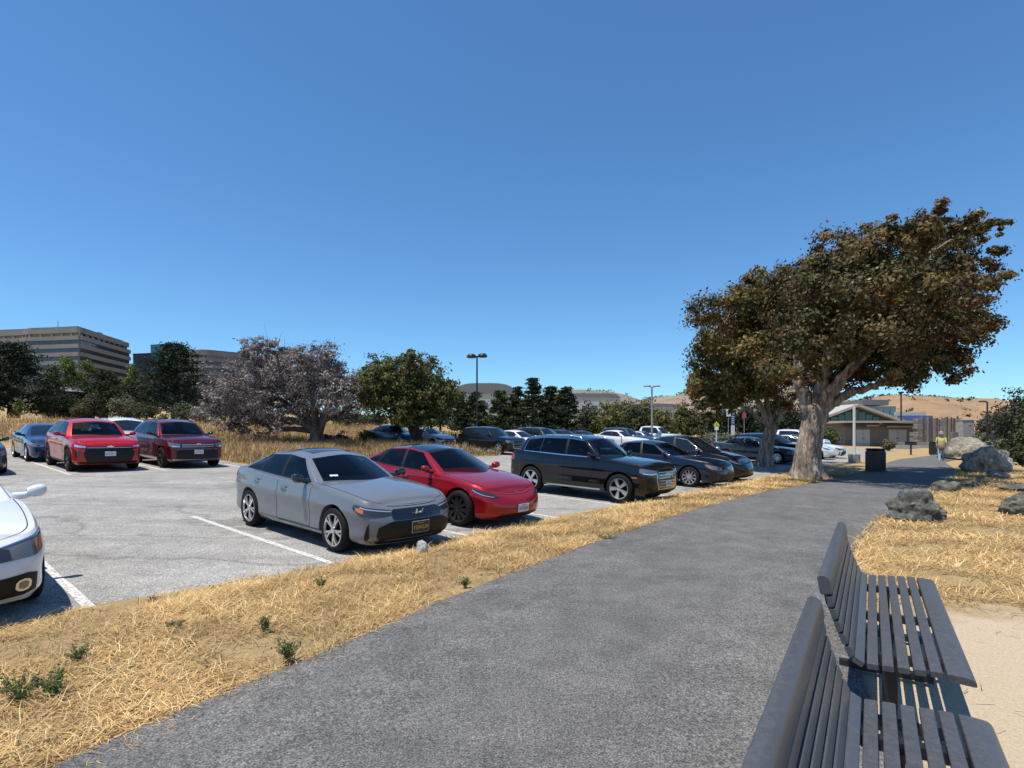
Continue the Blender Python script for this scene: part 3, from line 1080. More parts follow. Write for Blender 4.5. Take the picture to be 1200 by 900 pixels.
    for spec in d['panels']:
        name, cols, m, off = spec[:4]
        lvl = spec[4] if len(spec) > 4 else 0
        if detail < lvl: continue
        both = spec[5] if len(spec) > 5 else True
        objs = panel(name, cols, M[m] if m != 'paint' else P_, off, both)
        for sub in (spec[6] if len(spec) > 6 and detail else []):
            for sgi, ob in zip((1, -1), objs):
                c = [(sgi * x, l, h) for x, l, h in rr_(sub[1], both)]
                if sgi < 0: c = c[::-1]
                q = MB(); S.patch(q, c, sub[3], m=4)
                q.build(sub[0], M[sub[2]], ob, smooth=50)
    # grille bars
    for (z, aw, th, m) in d.get('bars', []) if detail else []:
        q = MB(); S.patch(q, [(-aw, z - th / 2, z + th / 2), (aw, z - th / 2, z + th / 2)], .012, n=25, m=3, thick=.01)
        q.build('grille_bar', M[m], root, smooth=50)
    # ---- plates and emblem
    def on_nose(z, off):
        p = S.at(np.array([1e-5]), np.array([z]), off)[0]; p[1] = 0
        p2 = S.at(np.array([1e-5]), np.array([z + .05]), off)[0]
        return p, math.atan2(p2[0] - p[0], .05)
    if d.get('plate'):
        z, txt, kind, ink = d['plate']
        p, til = on_nose(z, .012)
        mtx = Matrix.Translation(p) @ Matrix.Rotation(R(90), 4, 'Z') @ Matrix.Rotation(R(90) - til * .6, 4, 'X')
        q = MB(); q.box((0, 0, 0), (.305, .152, .006), bev=.003)
        ob = q.build('license_plate', M[kind], root)
        ob.data.transform(mtx)
        if detail:
            text_mesh(txt, .078, 'plate_number', M[ink], ob, mtx @ Matrix.Translation((0, -.012, .0036)) @ Matrix.Scale(.86, 4, (1, 0, 0)))
            text_mesh('California', .032, 'plate_name', M['banner_red'] if kind == 'plate_white' else M[ink], ob, mtx @ Matrix.Translation((0, .052, .0036)))
            if kind == 'plate_black':
                fr_ = MB()
                fr_.tube([(-.158, -.082, .003), (.158, -.082, .003), (.158, .082, .003), (-.158, .082, .003), (-.158, -.082, .003)], .006, 4)
                fo_ = fr_.build('plate_frame', M['grey_metal'], ob); fo_.data.transform(mtx)
    if d.get('emblem') and detail:
        kind, z, size = d['emblem']
        p, til = on_nose(z, .016)
        mtx = Matrix.Translation(p) @ Matrix.Rotation(R(90), 4, 'Z') @ Matrix.Rotation(R(90) - til * .8, 4, 'X')
        q = MB()
        if kind == 'H':
            for sx in (-1, 1):
                q.tube([(sx * size * .34, -size * .45, 0), (sx * size * .42, size * .45, 0)], size * .11, 6)
            q.tube([(-size * .36, 0, 0), (size * .36, 0, 0)], size * .10, 6)
        elif kind == 'rings':
            for i in range(4):
                an = np.linspace(0, 2 * math.pi, 20)
                q.tube(np.stack([(i - 1.5) * size * .62 + np.cos(an) * size * .42, np.sin(an) * size * .42, 0 * an], 1), size * .06, 6)
        elif kind == 'oval':
            an = np.linspace(0, 2 * math.pi, 24)
            q.tube(np.stack([np.cos(an) * size * .6, np.sin(an) * size * .42, 0 * an], 1), size * .05, 6)
            q.tube(np.stack([np.cos(an) * size * .2, np.sin(an) * size * .40, 0 * an], 1), size * .05, 6)
            q.tube(np.stack([np.cos(an) * size * .4, size * .2 + np.sin(an) * size * .15, 0 * an], 1), size * .05, 6)
        elif kind == 'bow':
            q.raw([(-.7 * size, -.14 * size, 0), (-.2 * size, -.14 * size, 0), (-.2 * size, -.28 * size, 0), (.2 * size, -.28 * size, 0), (.2 * size, -.14 * size, 0), (.62 * size, -.14 * size, 0), (.7 * size, .14 * size, 0), (.2 * size, .14 * size, 0), (.2 * size, .28 * size, 0), (-.2 * size, .28 * size, 0), (-.2 * size, .14 * size, 0), (-.62 * size, .14 * size, 0)], [list(range(12))])
        elif kind == 'T':
            q.tube([(-.5 * size, .42 * size, 0), (0, .5 * size, 0), (.5 * size, .42 * size, 0)], size * .07, 6)
            q.tube([(0, .4 * size, 0), (0, -.5 * size, 0)], [size * .12, size * .03], 6)
        else:
            an = np.linspace(0, 2 * math.pi, 20)
            q.tube(np.stack([np.cos(an) * size * .5, np.sin(an) * size * .5, 0 * an], 1), size * .07, 6)
        ob = q.build('emblem', M['chrome'], root, smooth=60)
        ob.data.transform(mtx)
    # ---- mirrors
    for sg in (1, -1):
        x0, z0 = bs[1] - .05, float(zt_(bs[1])) + .075
        q = MB()
        yy = hw + .075
        ringc = [(-.01, .0), (.055, .75), (.10, 1), (.15, 1), (.20, .85), (.235, .35)]
        # housing: a rounded box lofted outwards
        P = []
        for (dy, k) in [(-.075, .45), (-.055, .8), (0, 1), (.05, 1), (.085, .82), (.105, .35)]:
            rr = []
            for i in range(12):
                an = 2 * math.pi * i / 12
                cx, cz = math.cos(an), math.sin(an)
                e = .7
                rr.append((x0 + .075 * k * (abs(cx) ** e) * (1 if cx > 0 else -.65), (yy + dy) * sg, z0 + .070 * k * (abs(cz) ** e) * (1 if cz > 0 else -1) + .012 * dy / .1))
            P.append(rr)
        q.grid(P, closed_v=True, flip=sg > 0)
        q.f.append([q.n - 12 + j for j in range(12)] if sg < 0 else [q.n - 12 + j for j in range(12)][::-1]); q.mi.append(0)
        mo = q.build('side_mirror', d.get('mirror', P_), root, smooth=50)
        q = MB(); q.tube([(x0 - .01, (hw - .12) * sg, z0 - .05), (x0, (hw - .02) * sg, z0 - .045), (x0, (hw + .06) * sg, z0 - .02)], [.045, .04, .034], 8)
        q.build('mirror_arm', d.get('mirror', P_) if detail == 2 else M['plastic'], mo, smooth=50)
        if detail:
            q = MB(); q.box((x0 - .044, yy * sg, z0), (.004, .14, .09), bev=.002); q.build('mirror_glass', M['chrome'], mo)
    # ---- wheels
    tw = d.get('tw', .225)
    meshes = wheel_meshes(d['rim'], S.r, tw, 'low' if detail == 0 else 'high')
    for xx in (wb / 2, -wb / 2):
        for sg in (1, -1):
            wo = link('wheel', meshes[0], None, root, (xx, sg * (hw - tw / 2 - .012), S.r), (0, R(random.uniform(0, 70)), 0 if sg > 0 else math.pi))
            link('tyre', meshes[1], None, wo); link('rim', meshes[2], None, wo)
    # ---- interior
    if detail == 2 and not d.get('no_interior'):
        sm = d.get('seat_m', M['seat'])
        for (x, y) in ((.0, .36), (.0, -.36), (-.85, .38), (-.85, -.38)):
            q = MB()
            zz = d['sill'] + .30
            q.box((x, y, zz), (.5, .48, .16), bev=.05)
            q.box((x - .30, y, zz + .33), (.14, .46, .62), rot=Matrix.Rotation(R(-14), 3, 'Y'), bev=.05)
            q.box((x - .40, y, zz + .70), (.09, .25, .16), rot=Matrix.Rotation(R(-10), 3, 'Y'), bev=.04)
            q.build('seat', sm, root, smooth=50)
        q = MB(); zd = bz(d['xWB'] - .3) - .02
        q.box((bs[1] - .05, 0, zd - .12), (.55, 2 * hw - .3, .24), bev=.06); q.build('dashboard', M['seat'], root, smooth=50)
        an = np.linspace(0, 2 * math.pi, 24)
        cxx, czz = bs[1] - .46, zd - .02
        q = MB(); q.tube(np.stack([cxx + .06 * np.sin(an), .37 + .18 * np.cos(an), czz + .17 * np.sin(an)], 1), .015, 6)
        q.tube([(cxx, .2, czz), (cxx, .54, czz)], .014, 6)
        q.build('steering_wheel', M['plastic'], root, smooth=60)
        q = MB(); q.box((0, 0, d['sill'] + .2), (2.6, 2 * hw - .25, .04)); q.build('cabin_floor', M['under'], root)
        q = MB(); q.box((d['xWT'] + .06, 0, d['zWT'] - .10), (.02, .22, .06), bev=.01); q.build('rear_view_mirror', M['plastic'], root)
    s_f, t_c = place[:2]
    yaw = place[2] if len(place) > 2 else 0.0
    s_o = s_f + wb / 2 if abs(yaw) < 1 else s_f
    root.location = LP(s_o, t_c, 0.004)
    heading = math.atan2(-U[1], -U[0]) + yaw
    sl = SL * math.cos(yaw)
    root.rotation_euler = (0, math.atan(sl), heading)
    return root, S

RIMS = {
    'civic': dict(n=5, split=.20, w0=.10, w1=.115, m=M['alloy'], ri=.735),
    'aero': dict(n=10, w0=.13, w1=.26, m=M['alloy_dark'], ri=.73),
    'five': dict(n=5, w0=.16, w1=.36, m=M['alloy'], ri=.70),
    'ten': dict(n=10, w0=.13, w1=.16, m=M['alloy'], ri=.70),
    'dark': dict(n=5, split=.20, w0=.13, w1=.12, m=M['alloy_dark'], ri=.72),
    'six': dict(n=6, w0=.2, w1=.24, m=M['alloy'], ri=.68),
}
CIVIC = dict(L=4.55, W=1.80, H=1.415, wb=2.735, fo=.92, tyre=.645, sill=.20, fb=.17, cf=.20, cr=.16,
    top=[(2.29, .715), (2.1, .77), (1.7, .845), (1.2, .905), (.8, .935), (.3, .945), (-.5, .975), (-1.2, 1.01), (-1.7, 1.03), (-2.26, 1.0)],
    hood_crown=.05, xWB=1.02, xWT=.18, zWT=1.36, xRT=-1.22, zRT=1.345, xRB=-2.02, zRB=1.05, yr=.56,
    bs=[.72, .58, -.28, -.36, -1.08, -1.12, -1.64, -1.80],
    ts=[(.08, 1.30), (-.02, 1.305), (-.40, 1.345), (-.47, 1.348), (-.98, 1.32), (-1.01, 1.315), (-1.36, 1.215), (-1.30, 1.28)],
    roofline=[(.18, 1.36), (-.35, 1.415), (-.9, 1.39), (-1.22, 1.345), (-1.4, 1.30)],
    segs='wpgkgkgpr', doors=[(.72, -.32), (-.33, -1.28)], rim=RIMS['civic'], hood_a=.50, hood_lip=.012,
    panels=[
        ('grille', [(-.46, .56, .65), (-.42, .525, .675), (.42, .525, .675), (.46, .56, .65)], 'gloss_black', .005, 0, False),  # black grille, made taller so its black adds to the nose shade
        ('lower_intake', [(-.72, .19, .22), (-.66, .18, .44), (-.50, .18, .50), (-.44, .18, .515), (.44, .18, .515), (.50, .18, .50), (.66, .18, .44), (.72, .19, .22)], 'plastic', .006, 0, False),  # black intake; its extra width stands in for shade on the nose
        ('headlight', [(.46, .60, .665), (.60, .585, .685), (.85, .585, .71), (.98, .615, .735), (1.10, .68, .745)], 'lamp_dark', .006, 0, True,
            [('led_strip', [(.46, .640, .652), (.62, .655, .669), (.86, .682, .697), (.97, .704, .72)], 'lamp_bright', .009),
             ('turn_signal', [(.90, .625, .675), (.99, .645, .70), (1.04, .67, .70)], 'amber', .009)]),
        ('bumper_vent', [(.80, .23, .50), (.84, .23, .44), (.88, .25, .30)], 'plastic', .006, 1),
        ('taillight', [(-.95, .84, .94), (-.7, .83, .95), (-.35, .86, .93)], 'red_lens', .006, 0),
        ('rear_intake', [(-.7, .24, .42), (-.02, .24, .45)], 'plastic', .006, 0),
        ('sill_skirt', [(1.75, .205, .265), (3.25, .205, .275)], 'paint', .014, 1),
    ])
TESLA = dict(L=4.72, W=1.85, H=1.44, wb=2.875, fo=.84, tyre=.67, sill=.18, fb=.16, cf=.27, cr=.2,
    top=[(2.28, .62), (2.1, .70), (1.7, .805), (1.2, .89), (.8, .93), (.2, .95), (-.8, .99), (-1.6, 1.05), (-2.44, 1.02)],
    hood_crown=.045, xWB=1.22, xWT=.22, zWT=1.375, xRT=-1.2, zRT=1.36, xRB=-2.05, zRB=1.07, yr=.57, black_roof=True,
    bs=[.82, .68, -.28, -.36, -1.15, -1.19, -1.55, -1.75],
    ts=[(.12, 1.31), (.02, 1.32), (-.40, 1.37), (-.47, 1.372), (-1.0, 1.345), (-1.03, 1.34), (-1.30, 1.24), (-1.28, 1.29)],
    roofline=[(.22, 1.375), (-.4, 1.44), (-.9, 1.415), (-1.2, 1.36), (-1.4, 1.31)],
    segs='wpgkgkgpr', doors=[(.80, -.32), (-.33, -1.30)], rim=RIMS['aero'], hood_a=.55, hood_lip=.02,
    pf=[(0, .16), (.08, .05), (.22, .01), (.42, 0), (.62, .02), (.80, .075), (.92, .14), (1, .22)],
    panels=[
        ('lower_intake', [(-.60, .18, .22), (-.5, .17, .27), (.5, .17, .27), (.60, .18, .22)], 'plastic', .006, 0, False),
        ('headlight', [(.52, .575, .60), (.66, .575, .635), (.88, .61, .685), (1.04, .66, .72), (1.14, .70, .735)], 'lamp_dark', .006, 0, True,
            [('led_strip', [(.66, .578, .588), (.88, .612, .624), (1.04, .66, .675), (1.12, .70, .715)], 'lamp_bright', .009)]),
        ('taillight', [(-1.0, .84, .93), (-.7, .82, .94), (-.4, .86, .92)], 'red_lens', .006, 0),
    ])
SEDAN = dict(L=4.88, W=1.84, H=1.445, wb=2.825, fo=1.0, tyre=.665, sill=.20, fb=.18, cf=.19, cr=.15,
    top=[(2.41, .74), (2.2, .80), (1.7, .875), (1.2, .93), (.8, .955), (.2, .965), (-.8, 1.0), (-1.5, 1.04), (-2.1, 1.06), (-2.47, 1.03)],
    hood_crown=.055, xWB=1.05, xWT=.16, zWT=1.385, xRT=-1.18, zRT=1.365, xRB=-1.88, zRB=1.08, yr=.57,
    bs=[.74, .60, -.30, -.38, -1.15, -1.19, -1.50, -1.64],
    ts=[(.05, 1.325), (-.05, 1.335), (-.42, 1.375), (-.49, 1.378), (-1.0, 1.35), (-1.03, 1.345), (-1.24, 1.265), (-1.22, 1.31)],
    roofline=[(.16, 1.385), (-.4, 1.445), (-.9, 1.42), (-1.25, 1.35)],
    segs='wpgkgkgpr', doors=[(.74, -.34), (-.35, -1.32)], rim=RIMS['ten'], hood_a=.45,
    panels=[
        ('grille', [(-.50, .58, .64), (-.44, .53, .68), (.44, .53, .68), (.50, .58, .64)], 'gloss_black', .005, 0, False),
        ('lower_intake', [(-.66, .21, .30), (-.58, .20, .46), (.58, .20, .46), (.66, .21, .30)], 'plastic', .006, 0, False),
        ('headlight', [(.50, .60, .66), (.66, .59, .70), (.92, .61, .745), (1.06, .67, .765), (1.16, .73, .775)], 'lamp_mid', .006, 0, True,
            [('turn_signal', [(.96, .64, .70), (1.08, .69, .75)], 'amber', .009), ('projector', [(.62, .62, .675), (.74, .62, .685)], 'lamp_dark', .009)]),
        ('taillight', [(-1.05, .86, .98), (-.75, .82, .98), (-.4, .84, .96)], 'red_lens', .006, 0),
    ])
SUV = dict(pf=[(0, .14), (.08, .05), (.2, .015), (.45, 0), (.7, .01), (.85, .03), (.94, .06), (1, .12)], L=4.66, W=1.89, H=1.66, wb=2.82, fo=.88, tyre=.735, sill=.26, fb=.24, rb=.34, cf=.15, cr=.14, gap=.06,
    top=[(2.29, .895), (2.12, .955), (1.6, 1.03), (1.1, 1.07), (.7, 1.09), (0, 1.10), (-1, 1.13), (-1.8, 1.16), (-2.37, 1.12)],
    hood_crown=.05, xWB=1.05, xWT=.36, zWT=1.585, xRT=-1.92, zRT=1.57, xRB=-2.2, zRB=1.17, yr=.665, tumb=.08,
    bs=[.80, .66, -.22, -.30, -1.12, -1.17, -1.72, -1.95],
    ts=[(.28, 1.525), (.18, 1.54), (-.26, 1.585), (-.33, 1.59), (-1.10, 1.575), (-1.15, 1.57), (-1.66, 1.505), (-1.84, 1.51)],
    roofline=[(.36, 1.585), (-.4, 1.66), (-1.2, 1.65), (-1.95, 1.57)],
    segs='wpgkgkgpr', doors=[(.80, -.26), (-.27, -1.30)], rim=RIMS['five'], hood_a=.46, tw=.24,
    panels=[
        ('grille_frame', [(-.535, .58, .84), (-.445, .375, .893), (.445, .375, .893), (.535, .58, .84)], 'alloy', .004, 0, False),
        ('grille', [(-.50, .60, .82), (-.42, .40, .875), (.42, .40, .875), (.50, .60, .82)], 'gloss_black', .008, 0, False),
        ('headlight', [(.55, .76, .855), (.70, .745, .875), (.95, .765, .90), (1.05, .80, .905)], 'lamp_mid', .007, 0, True,
            [('led_strip', [(.55, .765, .785), (.75, .752, .775), (.95, .77, .795)], 'lamp_bright', .010)]),
        ('lower_intake', [(-.82, .34, .46), (-.55, .30, .38), (.55, .30, .38), (.82, .34, .46)], 'plastic', .006, 0, False),
        ('side_marker', [(1.10, .655, .685), (1.24, .655, .685)], 'amber', .006, 1),
        ('taillight', [(-1.05, .90, 1.06), (-.8, .88, 1.06), (-.4, .92, 1.04)], 'red_lens', .006, 0),
        ('rear_marker', [(-1.0, .56, .60), (-.8, .56, .60)], 'red_lens', .006, 1),
    ])
PICKUP = dict(L=5.75, W=2.0, H=1.92, wb=3.65, fo=.95, tyre=.80, sill=.36, fb=.32, rb=.45, cf=.12, cr=.08, gap=.08, pickup=True, cat='pickup',
    top=[(2.77, 1.05), (2.6, 1.12), (2.0, 1.19), (1.5, 1.22), (1.0, 1.23), (0, 1.24), (-1, 1.25), (-1.2, 1.32), (-2.0, 1.32), (-2.98, 1.32)],
    hood_crown=.05, xWB=1.40, xWT=.72, zWT=1.84, xRT=-1.02, zRT=1.86, xRB=-1.16, zRB=1.27, yr=.70,
    bs=[1.18, 1.04, .12, .04, -.80, -.84, -1.0, -1.12],
    ts=[(.64, 1.77), (.54, 1.785), (.08, 1.83), (.0, 1.83), (-.76, 1.81), (-.80, 1.81), (-.92, 1.79), (-1.0, 1.80)],
    roofline=[(.72, 1.84), (.2, 1.92), (-.6, 1.91), (-1.05, 1.86)],
    segs='wpgkgkppr', doors=[(1.16, .08), (.07, -.88)], rim=RIMS['six'], hood_a=.5, tw=.26,
    panels=[
        ('grille', [(-.55, .66, .98), (.55, .66, .98)], 'gloss_black', .006, 0, False),
        ('headlight', [(.62, .78, .99), (.98, .80, 1.0)], 'lamp_mid', .007, 0),
        ('taillight', [(-1.02, .95, 1.24), (-.86, .95, 1.24)], 'red_lens', .007, 0),
    ])
def var(base, kx=1.0, kz=1.0, **kw):
    """a related shape: stretched in length and height"""
    d = dict(base)
    for k in ('L', 'wb', 'fo', 'xWB', 'xWT', 'xRT', 'xRB'): d[k] = base[k] * kx
    d['bs'] = [x * kx for x in base['bs']]
    d['ts'] = [(x * kx, z * kz) for x, z in base['ts']]
    d['top'] = [(x * kx, z * kz) for x, z in base['top']]
    d['roofline'] = [(x * kx, z * kz) for x, z in base['roofline']]
    for k in ('zWT', 'zRT', 'zRB', 'H'): d[k] = base[k] * kz
    d['doors'] = [(x * kx, y * kx) for x, y in base['doors']]
    pz = []
    for p in base['panels']:
        f = lambda cols: [(a, l * kz, h * kz) for a, l, h in cols]
        q = list(p); q[1] = f(p[1])
        if len(q) > 6: q[6] = [(s[0], f(s[1]), s[2], s[3]) for s in p[6]]
        pz.append(tuple(q))
    d['panels'] = pz
    d.update(kw)
    return d
random.seed(3)
BLK = M['gloss_black']
# ---- row along the path
civic, civS = make_car(dict(CIVIC, paint=M['p_grey'], mirror=BLK, handle=M['p_grey'], sunroof=(-.05, -.62, .40), fin=-1.05, clear=False,
                      plate=(.40, '4TJWG38', 'plate_black', 'ink_yellow'), emblem=('H', .605, .13)),
         'grey hatchback with black door mirrors and a black number plate', (0.03, 0.80), 2)
q = MB(); q.box((0, 0, 0), (.002, .13, .045)); stk = q.build('windshield_sticker', M['sticker'], civic)
stk.location = (.70, -.46, 1.045); stk.rotation_euler = (0, R(-62), R(-14))
make_car(dict(TESLA, paint=M['p_red'], mirror=M['p_red'], seat_m=M['seat'], chrome_line=False,
              plate=(.36, '8YPZ082', 'plate_white', 'ink_blue'), emblem=('T', .615, .07)),
         'deep red low sedan with black roof parked beside the grey hatchback', (0.25, 3.55), 2)
make_car(dict(SUV, paint=M['p_black'], mirror=M['p_black'], chrome_line=True, rails=M['alloy'], side_strip=(.85, -.85, .275, .315),
              bars=[(z, .44, .016, 'alloy') for z in (.46, .53, .60, .67, .74, .81)] ,
              plate=(.52, '8TKB417', 'plate_white', 'ink_blue'), emblem=('rings', .775, .10)),
         'black crossover with chrome window line and roof rails beside an empty stall', (-0.25, 8.62), 2)
make_car(dict(SEDAN, paint=M['p_navy'], rim=RIMS['ten'], plate=None, emblem=('oval', .63, .09)),
         'dark navy sedan with ten-spoke silver wheels beside the black crossover', (0.08, 13.65), 2)
make_car(var(TESLA, 1.0, 1.12, tyre=.70, paint=M['p_black'], black_roof=False, rim=RIMS['dark'], clear=True, mirror=M['p_silver']),
         'tall black sloping-nosed hatchback beyond the navy sedan', (0.10, 16.35), 1)
make_car(dict(var(SEDAN, .95, 1.0), paint=M['p_white'], tyre=.65, emblem=('ring', .62, .10), hood_crown=.06,
              panels=[p for p in var(SEDAN, .95, 1.0)['panels'] if p[0] not in ('headlight', 'lower_intake')] + [
                  ('headlight', [(.30, .60, .66), (.50, .585, .70), (.80, .60, .765), (1.02, .665, .81), (1.14, .74, .82)], 'lamp_mid', .006, 0, True,
                   [('projector', [(.46, .60, .69), (.52, .59, .70), (.60, .60, .69)], 'lamp_dark', .010),
                    ('turn_signal', [(.84, .63, .745), (.98, .67, .775), (1.06, .71, .79)], 'amber', .009),
                    ('chrome_edge', [(.30, .655, .668), (.50, .695, .707), (.80, .755, .767), (1.04, .80, .811)], 'chrome', .011)]),
                  ('lower_intake', [(-.5, .22, .46), (.5, .22, .46)], 'plastic', .006, 0, False),
                  ('fog_pocket', [(.50, .24, .44), (.72, .25, .46), (.84, .28, .44)], 'plastic', .006, 0),
                  ('fog_lamp', [(.62, .325, .375), (.645, .30, .40), (.69, .29, .41), (.735, .30, .40), (.76, .325, .375)], 'lamp_bright', .012, 0, True,
                   [('fog_lens', [(.65, .325, .375), (.69, .31, .39), (.73, .325, .375)], 'lamp_mid', .016)])]),
         'white sedan with large clear headlight at the edge of the dry verge', (0.36, -4.24), 2)
# ---- row across the aisle, with the row behind it
make_car(dict(var(SUV, 1.05, 1.04), W=1.99, tyre=.75, paint=M['p_red2'], mirror=M['p_red2'], rim=RIMS['dark'], cladding=.07, black_roof=False,
              plate=(.60, '8ZHV513', 'plate_white', 'ink_blue'), emblem=('bow', .83, .14), bars=[(.80, .62, .02, 'alloy')],
              panels=[('grille', [(-.70, .54, .66), (-.62, .34, .83), (.62, .34, .83), (.70, .54, .66)], 'plastic', .006, 0, False),
                      ('headlight', [(.66, .80, .85), (.84, .81, .88), (1.02, .84, .90)], 'lamp_bright', .008, 0),
                      ('fog_pocket', [(.80, .50, .70), (.96, .52, .68)], 'lamp_dark', .008, 0),
                      ('skid_plate', [(-.9, .24, .34), (.9, .24, .34)], 'plastic', .007, 0, False),
                      ('taillight', [(-1.05, .95, 1.06), (-.4, .97, 1.04)], 'red_lens', .006, 0)]),
         'bright red sport utility with a wide black grille and white plate', (15.65, .72), 2)
make_car(dict(var(SUV, 1.06, 1.055), W=1.96, tyre=.75, paint=M['p_maroon'], mirror=M['gloss_black'], rim=RIMS['dark'], rails=M['black_metal'], clear=False,
              plate=(.60, '7XRM264', 'plate_white', 'ink_blue'), emblem=('oval', .86, .13),
              bars=[(z, .55, .03, 'grey_metal') for z in (.79, .86)],
              panels=[('grille', [(-.60, .77, .90), (.60, .77, .90)], 'gloss_black', .006, 0, False),
                      ('headlight', [(.60, .77, .90), (.80, .76, .925), (1.05, .82, .945)], 'lamp_mid', .008, 0, True, [('led_strip', [(.62, .78, .81), (.86, .785, .83)], 'lamp_bright', .012)]),
                      ('lower_intake', [(-.72, .36, .58), (-.62, .34, .68), (.62, .34, .68), (.72, .36, .58)], 'plastic', .007, 0, False),
                      ('skid_plate', [(-.85, .285, .33), (.85, .285, .33)], 'alloy', .008, 0, False),
                      ('taillight', [(-1.05, .95, 1.10), (-.4, .97, 1.08)], 'red_lens', .006, 0)]),
         'maroon sport utility with chrome-barred grille beside the bright red one', (15.55, 3.38), 2)
make_car(dict(SEDAN, paint=M['p_blue'], rim=RIMS['ten']), 'blue sedan parked behind the bright red sport utility', (20.8, .35), 1)
make_car(dict(var(SUV, 1.03, 1.05), paint=M['p_white'], rails=M['black_metal']), 'white sport utility with roof rails behind the two red ones', (20.8, 3.0), 1)
make_car(dict(var(TESLA, .97, 1.03), paint=M['p_silver'], rim=RIMS['ten'], tyre=.65), 'silver hatchback behind the maroon sport utility', (20.6, 5.1 - 0.15), 1)
make_car(dict(SEDAN, paint=M['p_dkgrey']), 'dark blue-grey car in the stall beside the bright red sport utility', (15.9, -2.62), 1)
# ---- far part of the lot
g = 'cars in the far part of the lot'
make_car(dict(var(SUV, 1.0, .99), paint=M['p_black'], rim=RIMS['six']), 'black crossover at the head of the far row by the grass corner', (14.9, 20.9), 1, g)
make_car(dict(var(TESLA, .93, 1.09), paint=M['p_teal'], tyre=.64), 'steel blue hatchback beyond the leaning green tree', (24.0, 19.9 + .4), 0, g)
make_car(dict(var(CIVIC, .98, 1.0), paint=M['p_white']), 'white hatchback between the steel blue hatchback and the far black crossover', (22.6, 22.4), 0, g)
make_car(dict(SEDAN, paint=M['p_white']), 'white sedan next beyond the far black crossover', (15.0, 23.75), 0, g)
make_car(dict(var(SUV, 1, 1.0), paint=M['p_dkgrey']), 'dark grey crossover third in the far row', (15.1, 26.4), 0, g)
make_car(dict(var(TESLA, 1, 1.05), paint=M['p_black']), 'black hatchback roof showing fourth in the far row', (15.0, 29.0), 0, g)
make_car(dict(SEDAN, paint=M['p_navy']), 'navy sedan fifth in the far row', (15.0, 31.6), 0, g)
make_car(dict(var(SEDAN, 1, 1.06), paint=M['p_white']), 'white sedan showing above the navy sedan hood', (13.6, 34.6), 0, g)
make_car(dict(var(SUV, 1.02, 1.04), paint=M['p_dkgrey']), 'dark sport utility between two pale cars in the far row', (14.6, 37.3), 0, g)
make_car(dict(SEDAN, paint=M['p_silver']), 'silver sedan beside the white pickup', (14.6, 40.4), 0, g)
make_car(dict(PICKUP, paint=M['p_white']), 'white crew-cab pickup in front of the round bushes', (14.8, 43.6), 0, g)
make_car(dict(SEDAN, paint=M['p_dkgrey'], rim=RIMS['ten']), 'dark grey sedan with red tail light behind the slimmer trunk', (1.6, 29.0), 1, g)
make_car(dict(var(SUV, 1, 1.0), paint=M['p_black']), 'black car beyond the dark grey sedan under the trees', (1.4, 31.7), 0, g)
make_car(dict(var(TESLA, 1, 1.1), paint=M['p_white']), 'white crossover glimpsed to the right of the thick trunk', (1.3, 36.9), 1, g)
make_car(dict(CIVIC, paint=M['p_white']), 'white hatchback behind the concrete-footed white pole', (1.2, 39.6), 1, g)
make_car(dict(PICKUP, paint=M['p_white']), 'white pickup in front of the low grey building', (3.2, 45.0), 0, g)

